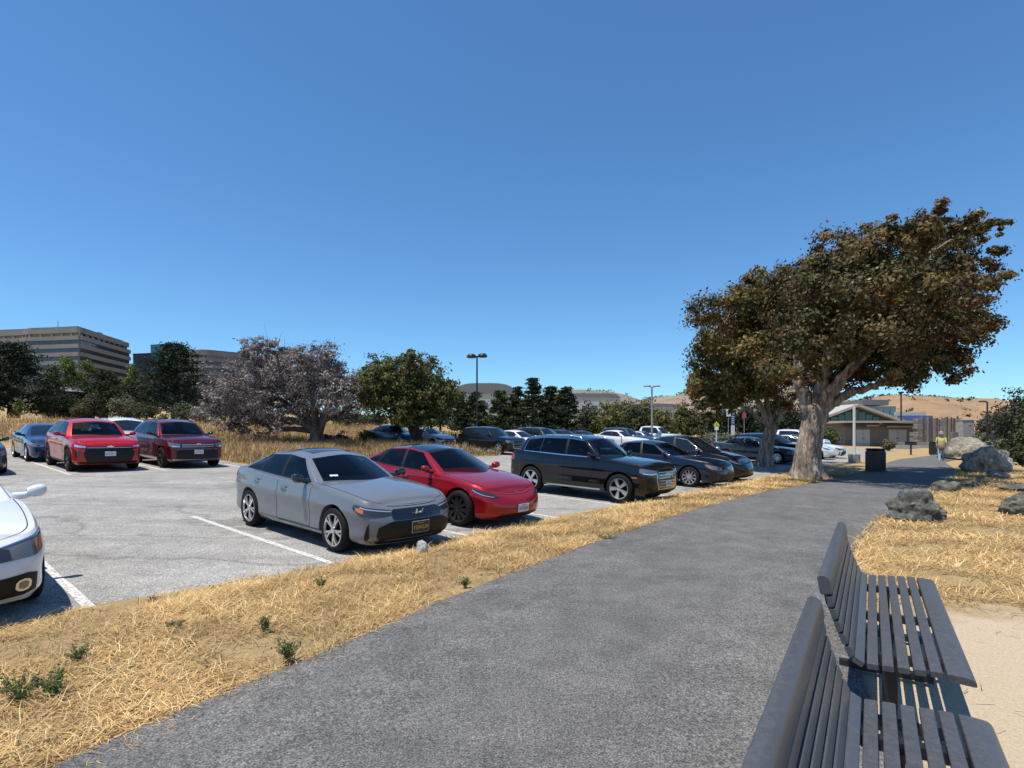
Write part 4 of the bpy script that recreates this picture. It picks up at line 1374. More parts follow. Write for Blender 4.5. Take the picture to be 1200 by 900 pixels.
# ------------------------------------------------------------------ benches
def make_bench(near_front, direction, L, label):
    """near_front: ground point below the front edge at the end nearest the camera"""
    dv = np.array(direction, float); dv /= np.linalg.norm(dv)
    root = empty('park_bench', (near_front[0], near_front[1], 0), (0, 0, math.atan2(dv[1], dv[0])))
    tag(root, label, 'bench', 'grey slatted benches beside the path')
    # local: x along the bench, y towards the back rest
    def rail(name, prof, x0=0.0, x1=L):
        n = len(prof)
        mb = MB()
        c = np.mean(np.array(prof), axis=0)
        P = []
        for x, k in ((x0, .93), (x0 + .006, 1), (x1 - .006, 1), (x1, .93)):
            P.append([(x, c[0] + (p - c[0]) * k, c[1] + (z - c[1]) * k) for p, z in prof])
        mb.grid(P, closed_v=True, flip=True)
        mb.f.append([j for j in range(n)]); mb.mi.append(0)
        mb.f.append([3 * n + j for j in range(n)][::-1]); mb.mi.append(0)
        o = mb.build(name, M['bench'], root, smooth=35)
        bm = bmesh.new(); bm.from_mesh(o.data); bmesh.ops.recalc_face_normals(bm, faces=bm.faces); bm.to_mesh(o.data); bm.free()
        return o
    def rrect(cy, cz, w, t, ang, r=.006, nose=None):
        pts = []
        for (sx, sz, a0) in ((1, 1, 0), (-1, 1, 90), (-1, -1, 180), (1, -1, 270)):
            rr = r
            if nose == 'front' and sx < 0 and sz > 0: rr = t * .85
            if nose == 'top' and sx > 0 and sz > 0: rr = t * .6
            if nose == 'top' and sx > 0 and sz < 0: rr = t * .3
            for k in range(5):
                a = R(a0 + k * 22.5)
                pts.append((sx * (w / 2 - rr) + rr * math.cos(a), sz * (t / 2 - rr) + rr * math.sin(a)))
        ca, sa = math.cos(ang), math.sin(ang)
        return [(cy + x * ca - z * sa, cz + x * sa + z * ca) for x, z in pts]
    rail('front_board', rrect(.058, .432, .116, .038, R(3), nose='front'))
    y, z = .150, .437
    for k in range(5):
        cy = .155 + k * .066
        rail('seat_slat', rrect(cy, .437 - .005 * k, .051, .030, R(-4)))
    rail('seat_slat', rrect(.482, .427, .052, .030, R(28)))
    by, bz, a = .522, .472, R(62)
    for k in range(5):
        ang = R(66 + k * 3)
        rail('back_slat', rrect(by, bz, .054, .030, ang))
        by += .066 * math.cos(ang); bz += .066 * math.sin(ang)
    ang = R(80)
    rail('top_board', rrect(by + .012, bz + .022, .105, .06, ang, r=.012, nose='top'))
    # cast supports: foot, leg, seat arm, back arm
    for x in (.28, L / 2, L - .28):
        mb = MB()
        def strip(pts, w):
            for p, q in zip(pts[:-1], pts[1:]):
                p, q = np.array(p), np.array(q)
                d = q - p; ln = np.linalg.norm(d); an = math.atan2(d[1], d[0])
                m = Matrix.Rotation(an, 3, 'X')
                mb.box((x, (p[0] + q[0]) / 2, (p[1] + q[1]) / 2), (.05, ln + w * .6, w), rot=m)
        strip([(.04, .398), (.44, .378), (.505, .40), (.555, .47), (.625, .66), (.645, .76)], .045)
        strip([(.34, .37), (.34, .03)], .07)
        strip([(.10, .03), (.60, .03)], .045)
        mb.build('support', M['black_metal'], root)
    return root
BD = (0.544, 0.839)
make_bench((2.21, 2.63), BD, 2.16, 'grey slatted bench whose whole seat and back stand beside the path')
bx, by_ = 1.955 - BD[0] * 2.16, 2.25 - BD[1] * 2.16
make_bench((bx, by_), BD, 2.16, 'grey slatted bench cut off by the frame with scuffed rounded top board')

# ------------------------------------------------------------------ rocks
def make_rock(name, label, c, size, m, seed, rot=0.0, sub=4, rough=.35, flat=.25, group=None, tilt=0.0):
    bm = bmesh.new()
    bmesh.ops.create_icosphere(bm, subdivisions=sub, radius=1.0)
    off = Vector((seed * 7.3, seed * 3.1, seed * 1.7))
    for v in bm.verts:
        p = v.co.normalized()
        n = mnoise.fractal(p * 1.1 + off, 1.0, 2.0, 5) * rough
        cell = mnoise.cell(p * 2.3 + off) * .10 * rough
        vor = mnoise.voronoi(p * 1.6 + off)[0][0]
        k = 1 + n + cell + (.35 - vor) * rough * .8 + mnoise.fractal(p * 5 + off, 1, 2, 3) * .05
        v.co = p * k
        if v.co.z < -flat: v.co.z = -flat + (v.co.z + flat) * .15
        v.co.x *= size[0]; v.co.y *= size[1]; v.co.z *= size[2]
    me = bpy.data.meshes.new(name); bm.to_mesh(me); bm.free()
    me.polygons.foreach_set('use_smooth', np.ones(len(me.polygons), bool))
    me.set_sharp_from_angle(angle=R(38))
    o = link(name, me, m, None, c, (tilt, 0, rot))
    tag(o, label, 'rock', group)
    return o
def rock_px(px, py, wpx, hpx, m, seed, label, depth=1.0, **kw):
    """base centre pixel on the ground, width and height in pixels"""
    g = GH(px, py)
    d = g.y
    w = wpx / FPX * d / 2; h = hpx / FPX * d
    return make_rock('boulder', label, (g.x, g.y + w * .3, g.z + h * .28), (w * .95, w * depth * .9, h * .72), m, seed, **kw)
G_R = 'rocks along the path'
rock_px(1082, 611, 62, 36, M['rock_dark'], 3, 'dark jagged boulder standing alone at the path edge near the bench', group=G_R, sub=5)
rock_px(1214, 606, 60, 24, M['rock_dark'], 5, 'dark rock half cut by the frame on the straw slope', group=G_R)
rock_px(1112, 577, 30, 14, M['rock_dark'], 7, 'small low dark rock at the bend of the path', group=G_R)
rock_px(1138, 571, 22, 8, M['rock_dark'], 9, 'flat low rock behind the small dark one', group=G_R)
rock_px(1172, 561, 22, 8, M['rock_grey'], 10, 'small pale slab lying in straw below the long boulders', group=G_R)
rock_px(1205, 577, 44, 9, M['rock_dark'], 12, 'flat dark slab on the straw slope above the cut-off rock', group=G_R)
rock_px(1166, 555, 52, 30, M['rock_grey'], 15, 'long pale grey craggy boulder beside the shrubs', group=G_R, sub=5, depth=.8)
rock_px(1186, 541, 34, 22, M['rock_grey'], 16, 'pale upright rock behind the long craggy boulder', group=G_R)
rock_px(1140, 539, 46, 27, M['rock_tan'], 18, 'largest tan rounded boulder at the far path bend', group=G_R, rough=.18, sub=5)
rock_px(1117, 538, 28, 12, M['rock_dark'], 20, 'dark rock at the foot of the tan boulder', group=G_R)
rock_px(1137, 545, 14, 6, M['rock_tan'], 22, 'small brown stone in front of the tan boulder', group=G_R)
rock_px(494, 650, 15, 16, M['rock_pale'], 25, 'small pale stone in the verge before the grey hatchback', group=None, rough=.2)

# ------------------------------------------------------------------ leaves, trees, bushes
def leaf_mesh(name, C, size, cols, rng, flatten=0.0, aspect=.55, out=None, spread=.55):
    """diamond leaves at the points C; out = direction each leaf faces, more or less"""
    n = len(C)
    if out is not None:
        N = out / (np.linalg.norm(out, axis=1)[:, None] + 1e-6) + rng.normal(size=(n, 3)) * spread + np.array([0, 0, .25])
        N /= np.linalg.norm(N, axis=1)[:, None]
        u = rng.normal(size=(n, 3)); u -= (u * N).sum(1)[:, None] * N; u /= np.linalg.norm(u, axis=1)[:, None]
        w = np.cross(N, u)
        s = (size * rng.uniform(.6, 1.35, n))[:, None]
        V = np.stack([C - u * s, C + w * s * aspect, C + u * s, C - w * s * aspect], 1).reshape(-1, 3)
        return mesh_arrays(name, V, np.arange(4 * n).reshape(-1, 4), tint=np.repeat(cols, 4, 0))
    u = rng.normal(size=(n, 3)); u[:, 2] *= (1 - flatten); u /= np.linalg.norm(u, axis=1)[:, None]
    w = rng.normal(size=(n, 3)); w -= (w * u).sum(1)[:, None] * u; w /= np.linalg.norm(w, axis=1)[:, None]
    s = (size * rng.uniform(.6, 1.35, n))[:, None]
    V = np.stack([C - u * s, C + w * s * aspect, C + u * s, C - w * s * aspect], 1).reshape(-1, 3)
    F = np.arange(4 * n).reshape(-1, 4)
    return mesh_arrays(name, V, F, tint=np.repeat(cols, 4, 0))
def clump_points(rng, blobs, n, per=45, spread=.16, shell=.45, sag=0.0):
    """leaf positions in clumps through the outer part of ellipsoid blobs; also a clump number for each leaf"""
    B = np.array([b[:6] for b in blobs], float)
    vol = (B[:, 3] * B[:, 4] * B[:, 5]) ** (2 / 3)
    k = rng.choice(len(B), p=vol / vol.sum(), size=max(4, n // per))
    dirs = rng.normal(size=(len(k), 3)); dirs /= np.linalg.norm(dirs, axis=1)[:, None]
    rad = rng.uniform(0, 1, len(k)) ** shell
    rad *= 1 + .12 * rng.normal(size=len(k))
    CC = B[k, :3] + dirs * rad[:, None] * B[k, 3:]
    rs = np.mean(B[k, 3:], axis=1) * spread * rng.uniform(.6, 1.5, len(k))
    ci = np.repeat(np.arange(len(k)), per)
    g = rng.normal(size=(len(ci), 3)); g[:, 2] *= .65
    P = CC[ci] + g * rs[ci][:, None]
    clump_points.out = g * .8 + (dirs * rad[:, None])[ci] * .9
    return P, ci, CC
def leaf_cols(rng, ci, palette, var=.18, clump_var=.22):
    nc = ci.max() + 1
    pal = np.array(palette, float)
    cc = pal[rng.integers(0, len(pal), nc)] * (1 + clump_var * rng.normal(size=(nc, 1)))
    c = cc[ci] * (1 + var * rng.normal(size=(len(ci), 1)))
    return np.clip(c, .004, .9)
def limb(mb, p0, p1, r0, r1, rng, n=7, bend=.12, sides=8, wob=.04):
    p0, p1 = np.array(p0, float), np.array(p1, float)
    L = np.linalg.norm(p1 - p0)
    t = np.linspace(0, 1, n)[:, None]
    off = rng.normal(size=3) * L * bend
    P = p0 * (1 - t) + p1 * t + off * (4 * t * (1 - t)) * .5 + np.array([0, 0, L * bend]) * np.sin(math.pi * t) * .4
    P[1:-1] += rng.normal(size=(n - 2, 3)) * L * wob
    rr = r0 + (r1 - r0) * t[:, 0] ** .8
    mb.tube(P, rr, sides)
    return P
def blob_tree(name, label, base, trunk, blobs, n, leaf, palette, bark, seed, per=45, spread=.16, shell=.45, group=None, cat='tree', twigs=0, aspect=.55, flatten=0.0, limb_r=None):
    """base (x,y,z); trunk = list of (point, radius); blobs = ellipsoids in world space"""
    rng = np.random.default_rng(seed)
    base = np.array(base, float)
    root = empty(name, base)
    tag(root, label, cat, group)
    if trunk:
        mb = MB()
        P = np.array([p for p, r in trunk], float) - base
        rr = [r for p, r in trunk]
        t = np.linspace(0, 1, len(P)); tt = np.linspace(0, 1, max(14, 4 * len(P)))
        P2 = np.stack([np.interp(tt, t, P[:, i]) for i in range(3)], 1)
        K = np.concatenate([[2 * P[0] - P[1]], P, [2 * P[-1] - P[-2]]])
        P2 = catmull(K, 8)
        r2 = np.interp(np.linspace(0, 1, len(P2)), t, rr)
        mb.tube(P2, r2, 12)
        top = P[-1]
        bl = np.array([b[:6] for b in blobs]); bl[:, :3] -= base
        order = rng.permutation(len(bl))[:16 if cat == 'tree' else 5]
        r_l = limb_r or rr[-1] * .6
        for i in order:
            q = bl[i, :3]
            st_ = P2[rng.integers(int(len(P2) * .6), len(P2))] if len(P2) > 6 else top
            Q = limb(mb, st_, q - np.array([0, 0, bl[i, 5] * .2]), r_l, r_l * .25, rng)
            for _ in range(3):
                e = q + np.clip(rng.normal(size=3), -1.2, 1.0) * bl[i, 3:] * .3
                limb(mb, Q[rng.integers(3, 6)], e, r_l * .4, r_l * .08, rng, n=5, sides=5)
        mb.build('trunk', bark, root, smooth=60)
    Pp, ci, CC = clump_points(rng, blobs, n, per, spread, shell)
    outd = clump_points.out
    if twigs:
        tb = MB()
        for i in rng.permutation(len(CC))[:twigs]:
            a = CC[i] - base
            limb(tb, a, a + rng.normal(size=3) * leaf * 3.5, leaf * .22, leaf * .05, rng, n=3, sides=3)
        tag(tb.build('twigs', bark, root), None, None, None, 'stuff')
    cols = leaf_cols(rng, ci, palette)
    me = leaf_mesh('crown', Pp - base, leaf, cols, rng, flatten, aspect, outd)
    link('crown', me, M['leaf'], root)
    return root
def px_blobs(lst, d, squash=.9, depth=.8, jit=0.0, seed=0, layers=1, dspread=0.0):
    """(px, py, radius px[, extra distance]) -> ellipsoids standing at distance d"""
    rng = np.random.default_rng(seed)
    out = []
    for b in lst:
        for k in range(layers):
            dd = d + (b[3] if len(b) > 3 else 0) + (rng.uniform(-dspread, dspread) if layers > 1 else 0)
            p = AT(b[0] + (rng.normal() * jit * b[2] if k else 0), b[1] + (rng.normal() * jit * b[2] if k else 0), dd)
            r = b[2] / FPX * d
            out.append((p.x, p.y, p.z, r, r * depth, r * squash))
    return out
GREEN = [(.045, .065, .018), (.06, .075, .02), (.035, .05, .018)]
OLIVE = [(.055, .062, .02), (.075, .075, .022), (.04, .045, .018)]
BROWNOL = [(.108, .076, .026), (.085, .074, .024), (.13, .088, .03), (.062, .064, .02), (.10, .062, .026)]
DARKG = [(.016, .026, .012), (.022, .034, .014), (.012, .020, .010)]
PINE = [(.028, .042, .016), (.038, .052, .018)]
LIME = [(.13, .17, .035), (.10, .14, .03), (.05, .08, .022)]
GREYDEAD = [(.22, .19, .175), (.17, .15, .145), (.29, .255, .235), (.13, .112, .11), (.21, .165, .155)]
SAGE = [(.13, .135, .085), (.10, .11, .06), (.16, .155, .11)]

# the two wind-swept trees by the path
def twisted_trunk(root, base, axis, radii, seed, fork_limbs, bark, flare=.55):
    """thick trunk with rope-like ridges that wind round it, and limbs that leave its top"""
    rng = np.random.default_rng(seed)
    mb = MB()
    K = np.array(axis, float); K = np.concatenate([[2 * K[0] - K[1]], K, [2 * K[-1] - K[-2]]])
    P = catmull(K, 12); n = len(P)
    t = np.linspace(0, 1, n)
    r = np.interp(t, np.linspace(0, 1, len(radii)), radii)
    sides = 72
    an = np.arange(sides) * 2 * math.pi / sides
    rings = []
    for i in range(n):
        tw = t[i] * 1.1
        prof = 1 + .10 * np.cos(5 * (an + tw) + 1.1) + .10 * np.abs(np.sin(5.5 * (an + tw * 1.3))) - .09 * np.abs(np.cos(8 * (an + tw * 1.1) + 2)) ** 6 + .03 * rng.normal(size=sides)
        fl = 1 + flare * max(0, 1 - t[i] * 5) ** 2 * (.5 + .5 * np.cos(5 * an + .6))
        rr = r[i] * prof * fl
        rings.append(np.stack([P[i, 0] + rr * np.cos(an), P[i, 1] + rr * np.sin(an), np.full(sides, P[i, 2])], 1))
    mb.grid(rings, closed_v=True, flip=False)
    for (pts, r0, r1) in fork_limbs:
        Kp = np.array(pts, float); Kp = np.concatenate([[2 * Kp[0] - Kp[1]], Kp, [2 * Kp[-1] - Kp[-2]]])
        Q = catmull(Kp, 8)
        Q[2:] += rng.normal(size=(len(Q) - 2, 3)) * .03
        rr = .8 * np.linspace(r0, r1, len(Q)) * (1 + .08 * rng.normal(size=len(Q)))
        mb.tube(Q, rr, 12)
    mb.build('trunk', bark, root, smooth=70)

def wind_tree(label, d, base_px, axis_px, radii, limbs_px, blobs_px, n, leaf, seed, layers, dspread, palette):
    rng = np.random.default_rng(seed)
    bx_, by0 = base_px
    b = AT(bx_, by0, d); b.z = gz(b.x, b.y) - .05
    root = empty('wind_swept_tree', b)
    tag(root, label, 'tree', None)
    L = lambda px, py, dd=0: np.array(AT(px, py, d + dd)) - np.array(b)
    axis = [np.array([0, 0, 0.0])] + [L(*a) for a in axis_px]
    limbs = [([L(*q) for q in pts], r0, r1) for pts, r0, r1 in limbs_px]
    twisted_trunk(root, b, axis, radii, seed, limbs, M['bark_pale'])
    blobs = px_blobs(blobs_px, d, .85, .85, .25, seed, layers, dspread)
    Pp, ci, CC = clump_points(rng, blobs, n, 170, .15, .36); outd = clump_points.out
    keep = Pp[:, 2] > 1.9
    cols = leaf_cols(rng, ci, palette, .2, .25)
    # pale seed heads and flowers here and there
    m_ = rng.uniform(size=len(Pp)) < .012
    cols[m_] = np.array([.34, .31, .16]) * rng.uniform(.7, 1.2, (m_.sum(), 1))
    me = leaf_mesh('crown', (Pp - np.array(b))[keep], leaf, cols[keep], rng, out=outd[keep])
    link('crown', me, M['leaf'], root)
    # inner branches to the clumps
    tb = MB()
    tops = [l[0][-1] for l in limbs]; CC = CC[CC[:, 1] > b[1] - 1.0]
    for i in rng.permutation(len(CC))[:150]:
        q = CC[i] - np.array(b)
        s0 = tops[int(np.argmin([np.linalg.norm(q - t_) for t_ in tops]))]
        limb(tb, s0, q, .045, .010, rng, n=6, sides=5, bend=.1)
    tag(tb.build('branches', M['bark_pale'], root, smooth=60), None, None, None, 'stuff')
    return root
BL_A = [(1092, 285, 40), (1140, 268, 22), (1160, 276, 16), (1150, 300, 22), (1040, 305, 48), (985, 318, 46), (1125, 340, 42), (1128, 385, 34),
        (1090, 405, 40), (1040, 365, 58), (1030, 408, 48), (975, 390, 56), (985, 428, 42), (1062, 432, 28), (948, 350, 40),
        (1066, 268, 26), (1100, 252, 16), (1170, 262, 12), (1105, 430, 24), (1092, 330, 45), (1010, 350, 50), (930, 420, 38)]
wind_tree('thick-trunked wind-swept tree with brown green crown hanging over the path', 20.0, (946, 563),
          [(946, 530), (953, 500), (958, 478), (960, 466)], [.46, .39, .36, .36, .22],
          [([(953, 510), (960, 482), (978, 455), (1000, 430), (1030, 400)], .40, .12), ([(952, 512), (950, 485), (938, 455), (935, 425), (940, 395)], .36, .11),
           ([(953, 508), (957, 478), (962, 450), (968, 420), (985, 380), (1010, 340)], .34, .09), ([(954, 512), (964, 486), (992, 462), (1030, 450), (1075, 420), (1110, 370)], .28, .07),
           ([(953, 508), (956, 480), (975, 452, -1), (1000, 425, -2)], .22, .06),
           ([(953, 508), (956, 476), (970, 440, 2), (1000, 400, 3.5), (1060, 330, 2)], .24, .05)],
          BL_A, 150000, .069, 41, 3, 4.0, BROWNOL)
BL_B = [(850, 385, 38), (872, 355, 36), (905, 335, 34), (935, 330, 30), (845, 425, 36), (838, 455, 26), (880, 400, 44), (915, 385, 46), (868, 455, 30), (900, 440, 36), (940, 420, 30), (825, 440, 16), (852, 482, 16), (960, 340, 26), (830, 468, 20), (868, 474, 16)]
wind_tree('slimmer trunked tree with forked pale limbs between the parked cars and the thick trunk', 28.3, (894, 547),
          [(899, 520), (904, 502), (905, 495)], [.36, .285, .265, .15],
          [([(900, 520), (904, 503), (892, 478), (880, 455), (866, 425)], .27, .08), ([(900, 520), (903, 502), (898, 470), (902, 440), (908, 400)], .25, .08), ([(900, 520), (906, 502), (920, 480), (935, 462), (945, 440)], .25, .08),
           ([(900, 520), (904, 503), (884, 485, -1), (862, 470, -2), (845, 450, -2)], .2, .05)],
          BL_B, 85000, .082, 43, 3, 3.5, [(.135, .092, .026), (.11, .09, .026), (.155, .10, .03), (.08, .076, .022)])

# bare grey tree and leaning green tree in the field
def G(px, d):
    """ground point in the column of a pixel at distance d"""
    x = (px - 600) / FPX * d
    return np.array([x, d, gz(x, d)])
dg = 37.0
b = G(371, dg)
BL_G = [(300, 420, 26), (275, 455, 30), (255, 475, 22), (320, 450, 38), (345, 460, 34), (300, 485, 32), (340, 415, 18), (355, 420, 22), (385, 430, 26), (365, 450, 38), (405, 455, 28), (418, 475, 24), (394, 466, 28), (270, 490, 24), (316, 488, 22), (240, 485, 14), (312, 408, 14), (290, 412, 14)]
tr = [(b, .52), (AT(371, 510, dg), .44), (AT(370, 501, dg), .40)]
blob_tree('leafless_grey_tree', 'greyish bare spreading tree with dark forked trunk in the dry field', b, [(np.array(p), r) for p, r in tr], px_blobs(BL_G, dg, .9, .9, .3, 5, 2, 3.0), 50000, .108, GREYDEAD, M['bark_grey'], 51, per=55, spread=.125, shell=.5, twigs=300, aspect=.34, limb_r=.21)
# bare pale limbs seen low in its crown
dn = 38.0
b = G(492, dn)
BL_N = [(470, 440, 26), (490, 432, 24), (440, 445, 22), (425, 452, 16), (510, 450, 24), (525, 462, 18), (455, 465, 28), (490, 465, 34), (430, 470, 18), (515, 478, 20), (470, 485, 18), (482, 420, 12), (440, 430, 14), (500, 485, 16)]
blob_tree('leaning_green_tree', 'olive green round-topped tree with leaning double trunk in the dry field', b,
          [(b, .40), (np.array(AT(486, 505, dn)), .38), (np.array(AT(478, 490, dn)), .32)], px_blobs(BL_N, dn, .85, .9, .3, 6, 2, 2.5), 34000, .11, [(.095, .105, .026), (.075, .085, .023), (.115, .11, .032)], M['bark_dark'], 53, limb_r=.17)

# evergreens, pines and bushes behind the field
def conifer(name, label, base, h, w, palette, seed, n=9000, leaf=.16, group='trees beyond the dry field', lean=0.0, layers=13):
    rng = np.random.default_rng(seed)
    root = empty(name, base); tag(root, label, 'tree', group)
    mb = MB(); mb.tube([(0, 0, -.2), (0, 0, h * .5), (lean * h, 0, h * .97)], [w * .055, w * .035, .02], 8)
    pts, ci, c = [], [], 0
    for i in range(layers):
        f = (i + .5) / layers
        z = h * (.10 + .88 * f)
        r = w * .5 * (1 - f) ** .75 * (1.05 - .25 * max(0, .25 - f) * 4) + w * .03
        nb = int(5 + 9 * (1 - f))
        for k in range(nb):
            an = rng.uniform(0, 2 * math.pi)
            L = r * rng.uniform(.65, 1.2)
            e = np.array([math.cos(an) * L + lean * h * f, math.sin(an) * L, z + L * rng.uniform(.05, .35)])
            s0 = np.array([lean * h * f, 0, z])
            if k % 3 == 0: mb.tube([s0, (s0 + e) / 2, e], [w * .012, w * .008, .01], 4)
            m = max(3, int(n / layers / nb / 4))
            for q in range(4):
                t = .35 + .65 * (q + rng.uniform()) / 4
                cpt = s0 * (1 - t) + e * t
                g = rng.normal(size=(m, 3)) * np.array([1, 1, .45]) * w * .045
                pts.append(cpt + g); ci += [c] * m
                c += 1
    mb.build('trunk', M['bark_dark'], root, smooth=60)
    P = np.concatenate(pts); ci = np.array(ci)
    link('crown', leaf_mesh('crown', P, leaf, leaf_cols(rng, ci, palette), rng, .3, .4), M['leaf'], root)
    return root
def con_px(px, top, wpx, d, pal, seed, label, base_py=None, name='conifer', **kw):
    g = G(px, d)
    ztop = H - (top - YH) / FPX * d
    conifer(name, label, g, ztop - g[2], wpx / FPX * d, pal, seed, **kw)
def bush_px(px, py_top, wpx, d, pal, seed, label, n=3500, leaf=.09, group='bushes along the field edge', name='bush', hpx=None, cat='bush', base_py=None):
    g = G(px, d)
    ztop = H - (py_top - YH) / FPX * d
    h = max(ztop - g[2], .3); w = wpx / FPX * d / 2
    rng = np.random.default_rng(seed)
    bl = []
    for k in range(7):
        a = rng.uniform(0, 6.28)
        rr = rng.uniform(.15, .55)
        hh = h * rng.uniform(.32, .5)
        bl.append((g[0] + math.cos(a) * w * rr, g[1] + math.sin(a) * w * rr, g[2] + h * rng.uniform(.35, .62), w * .5, w * .5, hh * .8))
    bl.append((g[0], g[1], g[2] + h * .6, w * .5, w * .5, h * .42))
    blob_tree(name, label, g, [(g, w * .05 + .02), (g + np.array([0, 0, h * .4]), w * .03 + .015)], bl, n, leaf, pal, M['bark_dark'], seed, per=35, spread=.22, shell=.4, group=group, cat=cat)
GT = 'trees beyond the dry field'
con_px(16, 404, 120, 80, DARKG, 61, 'broad nearly black cypress at the end of the tree line', leaf=.22, n=10500, name='cypress_tree')
con_px(-25, 415, 90, 74, DARKG, 60, 'dark cypress cut off by the frame edge', leaf=.22, n=8000, name='cypress_tree')
con_px(206, 402, 100, 76, DARKG, 62, 'tall dark conifer with pointed top beside the grey tree', leaf=.2, n=10500, name='conifer')
con_px(122, 436, 80, 92, PINE, 63, 'dark spreading pine below the office block corner', leaf=.22, n=9000, name='pine_tree')
con_px(60, 446, 60, 88, PINE, 64, 'low pine beside the broad black cypress', leaf=.2, n=6000, name='pine_tree')
con_px(92, 452, 50, 100, PINE, 65, 'small pine behind the dark shed', leaf=.2, n=5000, name='pine_tree')
con_px(262, 440, 60, 90, PINE, 66, 'pine half hidden behind the grey bare tree', leaf=.22, n=6000, name='pine_tree')
con_px(160, 448, 60, 95, PINE, 67, 'bushy pine between the office blocks', leaf=.22, n=6000, name='pine_tree')
def lime_px(px, top, wpx, d, seed, label):
    g = G(px, d)
    ztop = H - (top - YH) / FPX * d
    h = ztop - g[2]; w = wpx / FPX * d / 2
    rng = np.random.default_rng(seed)
    bl = [(g[0] + rng.normal() * w * .3, g[1] + rng.normal() * w * .3, g[2] + h * f, w * (.55 - .3 * f), w * .5, h * .16) for f in (.45, .58, .7, .82, .9, .62)]
    blob_tree('poplar_tree', label, g, [(g, .16), (g + np.array([0, 0, h * .5]), .1)], bl, 5000, .2, LIME, M['bark_dark'], seed, per=40, spread=.25, group=GT, limb_r=.06)
lime_px(82, 420, 34, 120, 71, 'bright lime green tree in front of the office block')
lime_px(99, 422, 30, 124, 72, 'second bright lime green tree right beside the first')
lime_px(157, 428, 26, 118, 73, 'lime green tree at the gap between the office blocks')
lime_px(62, 430, 22, 122, 74, 'smaller olive lime tree beside the bright pair')
bush_px(110, 458, 34, 70, [(.07, .065, .025), (.05, .05, .02)], 81, 'clipped brown green bush beyond the bright red car', leaf=.12)
bush_px(92, 470, 22, 69, [(.09, .085, .035)], 82, 'low yellowish bush beside the clipped bush', n=1800, leaf=.10)
bush_px(150, 462, 46, 72, SAGE, 83, 'sage grey bush above the white sport utility roof', leaf=.12)
bush_px(172, 470, 40, 70, [(.06, .075, .03), (.08, .09, .045)], 84, 'green bush beyond the maroon car', leaf=.12)
bush_px(20, 466, 16, 66, [(.12, .14, .035)], 85, 'small bright bush under the broad black cypress', n=1500, leaf=.09)
bush_px(215, 470, 50, 70, [(.055, .07, .03), (.075, .085, .05)], 86, 'green grey bush at the foot of the tall dark conifer', leaf=.12)
bush_px(235, 474, 30, 66, SAGE, 87, 'pale sage bush beneath the grey tree branches', n=2500, leaf=.10)
bush_px(190, 484, 18, 58, [(.12, .12, .04)], 88, 'small yellow green bush in the dry grass', n=1500, leaf=.08)
def at_ground_bush(px, py_base, py_top, wpx, pal, seed, label, **kw):
    d = GH(px, py_base).y
    bush_px(px, py_top, wpx, d, pal, seed, label, **kw)
at_ground_bush(430, 522, 502, 28, [(.07, .11, .02), (.10, .13, .03)], 91, 'bright green shrub between the grey tree and the leaning tree', n=2600, leaf=.07)
at_ground_bush(400, 521, 506, 24, [(.05, .075, .02)], 92, 'dark green shrub at the foot of the grey tree', n=2200, leaf=.07)
at_ground_bush(383, 522, 508, 16, [(.05, .07, .02)], 93, 'small shrub touching the grey tree trunk', n=1200, leaf=.07)
at_ground_bush(530, 523, 508, 34, [(.05, .075, .02), (.035, .05, .018)], 94, 'dark shrub before the far white hatchback', n=2500, leaf=.08)
for i, (px, top, w) in enumerate([(408, 478, 70), (446, 480, 60), (482, 476, 70), (516, 480, 60), (545, 482, 56), (570, 484, 50)]):
    bush_px(px, top, w, 72 + 3 * (i % 2), [(.05, .065, .025), (.07, .08, .03)], 95 + i * 1000, ['hedge bush directly behind the grey tree edge', 'hedge bush between grey tree and leaning tree', 'hedge bush right behind the leaning tree crown', 'hedge bush behind the steel blue hatchback', 'hedge bush left of the dark lamp post', 'hedge bush touching the dark lamp post foot'][i], n=3500, leaf=.13, group='hedge row behind the leaning tree', name='hedge_bush')
# middle distance conifers and round bushes
for i, (px, top, w, d, lab) in enumerate([(558, 459, 40, 66, 'pale green young cypress by the dark lamp post'), (586, 458, 44, 64, 'yellow green young cypress right of the dark lamp post'),
        (606, 452, 34, 62, 'slim cypress left of the tallest spiky one'), (624, 442, 46, 60, 'tallest spiky-topped cypress in the middle group'),
        (646, 452, 44, 62, 'spreading cypress right of the tallest spiky one'), (664, 453, 46, 60, 'dark fan-shaped cypress at the right of the middle group'), (540, 464, 30, 66, 'low cypress at the left of the middle group')]):
    con_px(px, top, w, d, [(.05, .07, .022), (.038, .055, .02)] if i < 2 else [(.024, .038, .016), (.034, .05, .02)], 100 + i, lab, leaf=.175, n=6000, name='cypress_tree', group='cypresses in the middle distance')
RB = [(.13, .12, .03), (.09, .095, .025), (.15, .125, .04)]
for i, (px, top, w, d, pal, lab) in enumerate([(690, 470, 40, 58, [(.06, .065, .03), (.045, .05, .025)], 'grey green bush beside the fan-shaped cypress'),
        (715, 468, 44, 57, RB, 'domed olive bush above the far white sedan'), (728, 462, 46, 62, RB, 'higher domed bush behind the first olive one'),
        (742, 474, 40, 56, [(.06, .07, .02), (.04, .05, .018)], 'dark green domed bush left of the grey lamp post'),
        (775, 476, 44, 56, RB, 'olive domed bush right behind the grey lamp post'), (800, 470, 46, 60, RB, 'olive brown domed bush above the white pickup'),
        (822, 476, 44, 58, [(.06, .06, .02), (.08, .07, .025)], 'brown domed bush near the wind-swept trees'), (758, 466, 36, 64, RB, 'back row domed bush at the lamp post top')]):
    bush_px(px, top, w, d, pal, 120 + i, lab, n=4400, leaf=.13, group='round bushes behind the car park', name='round_bush')
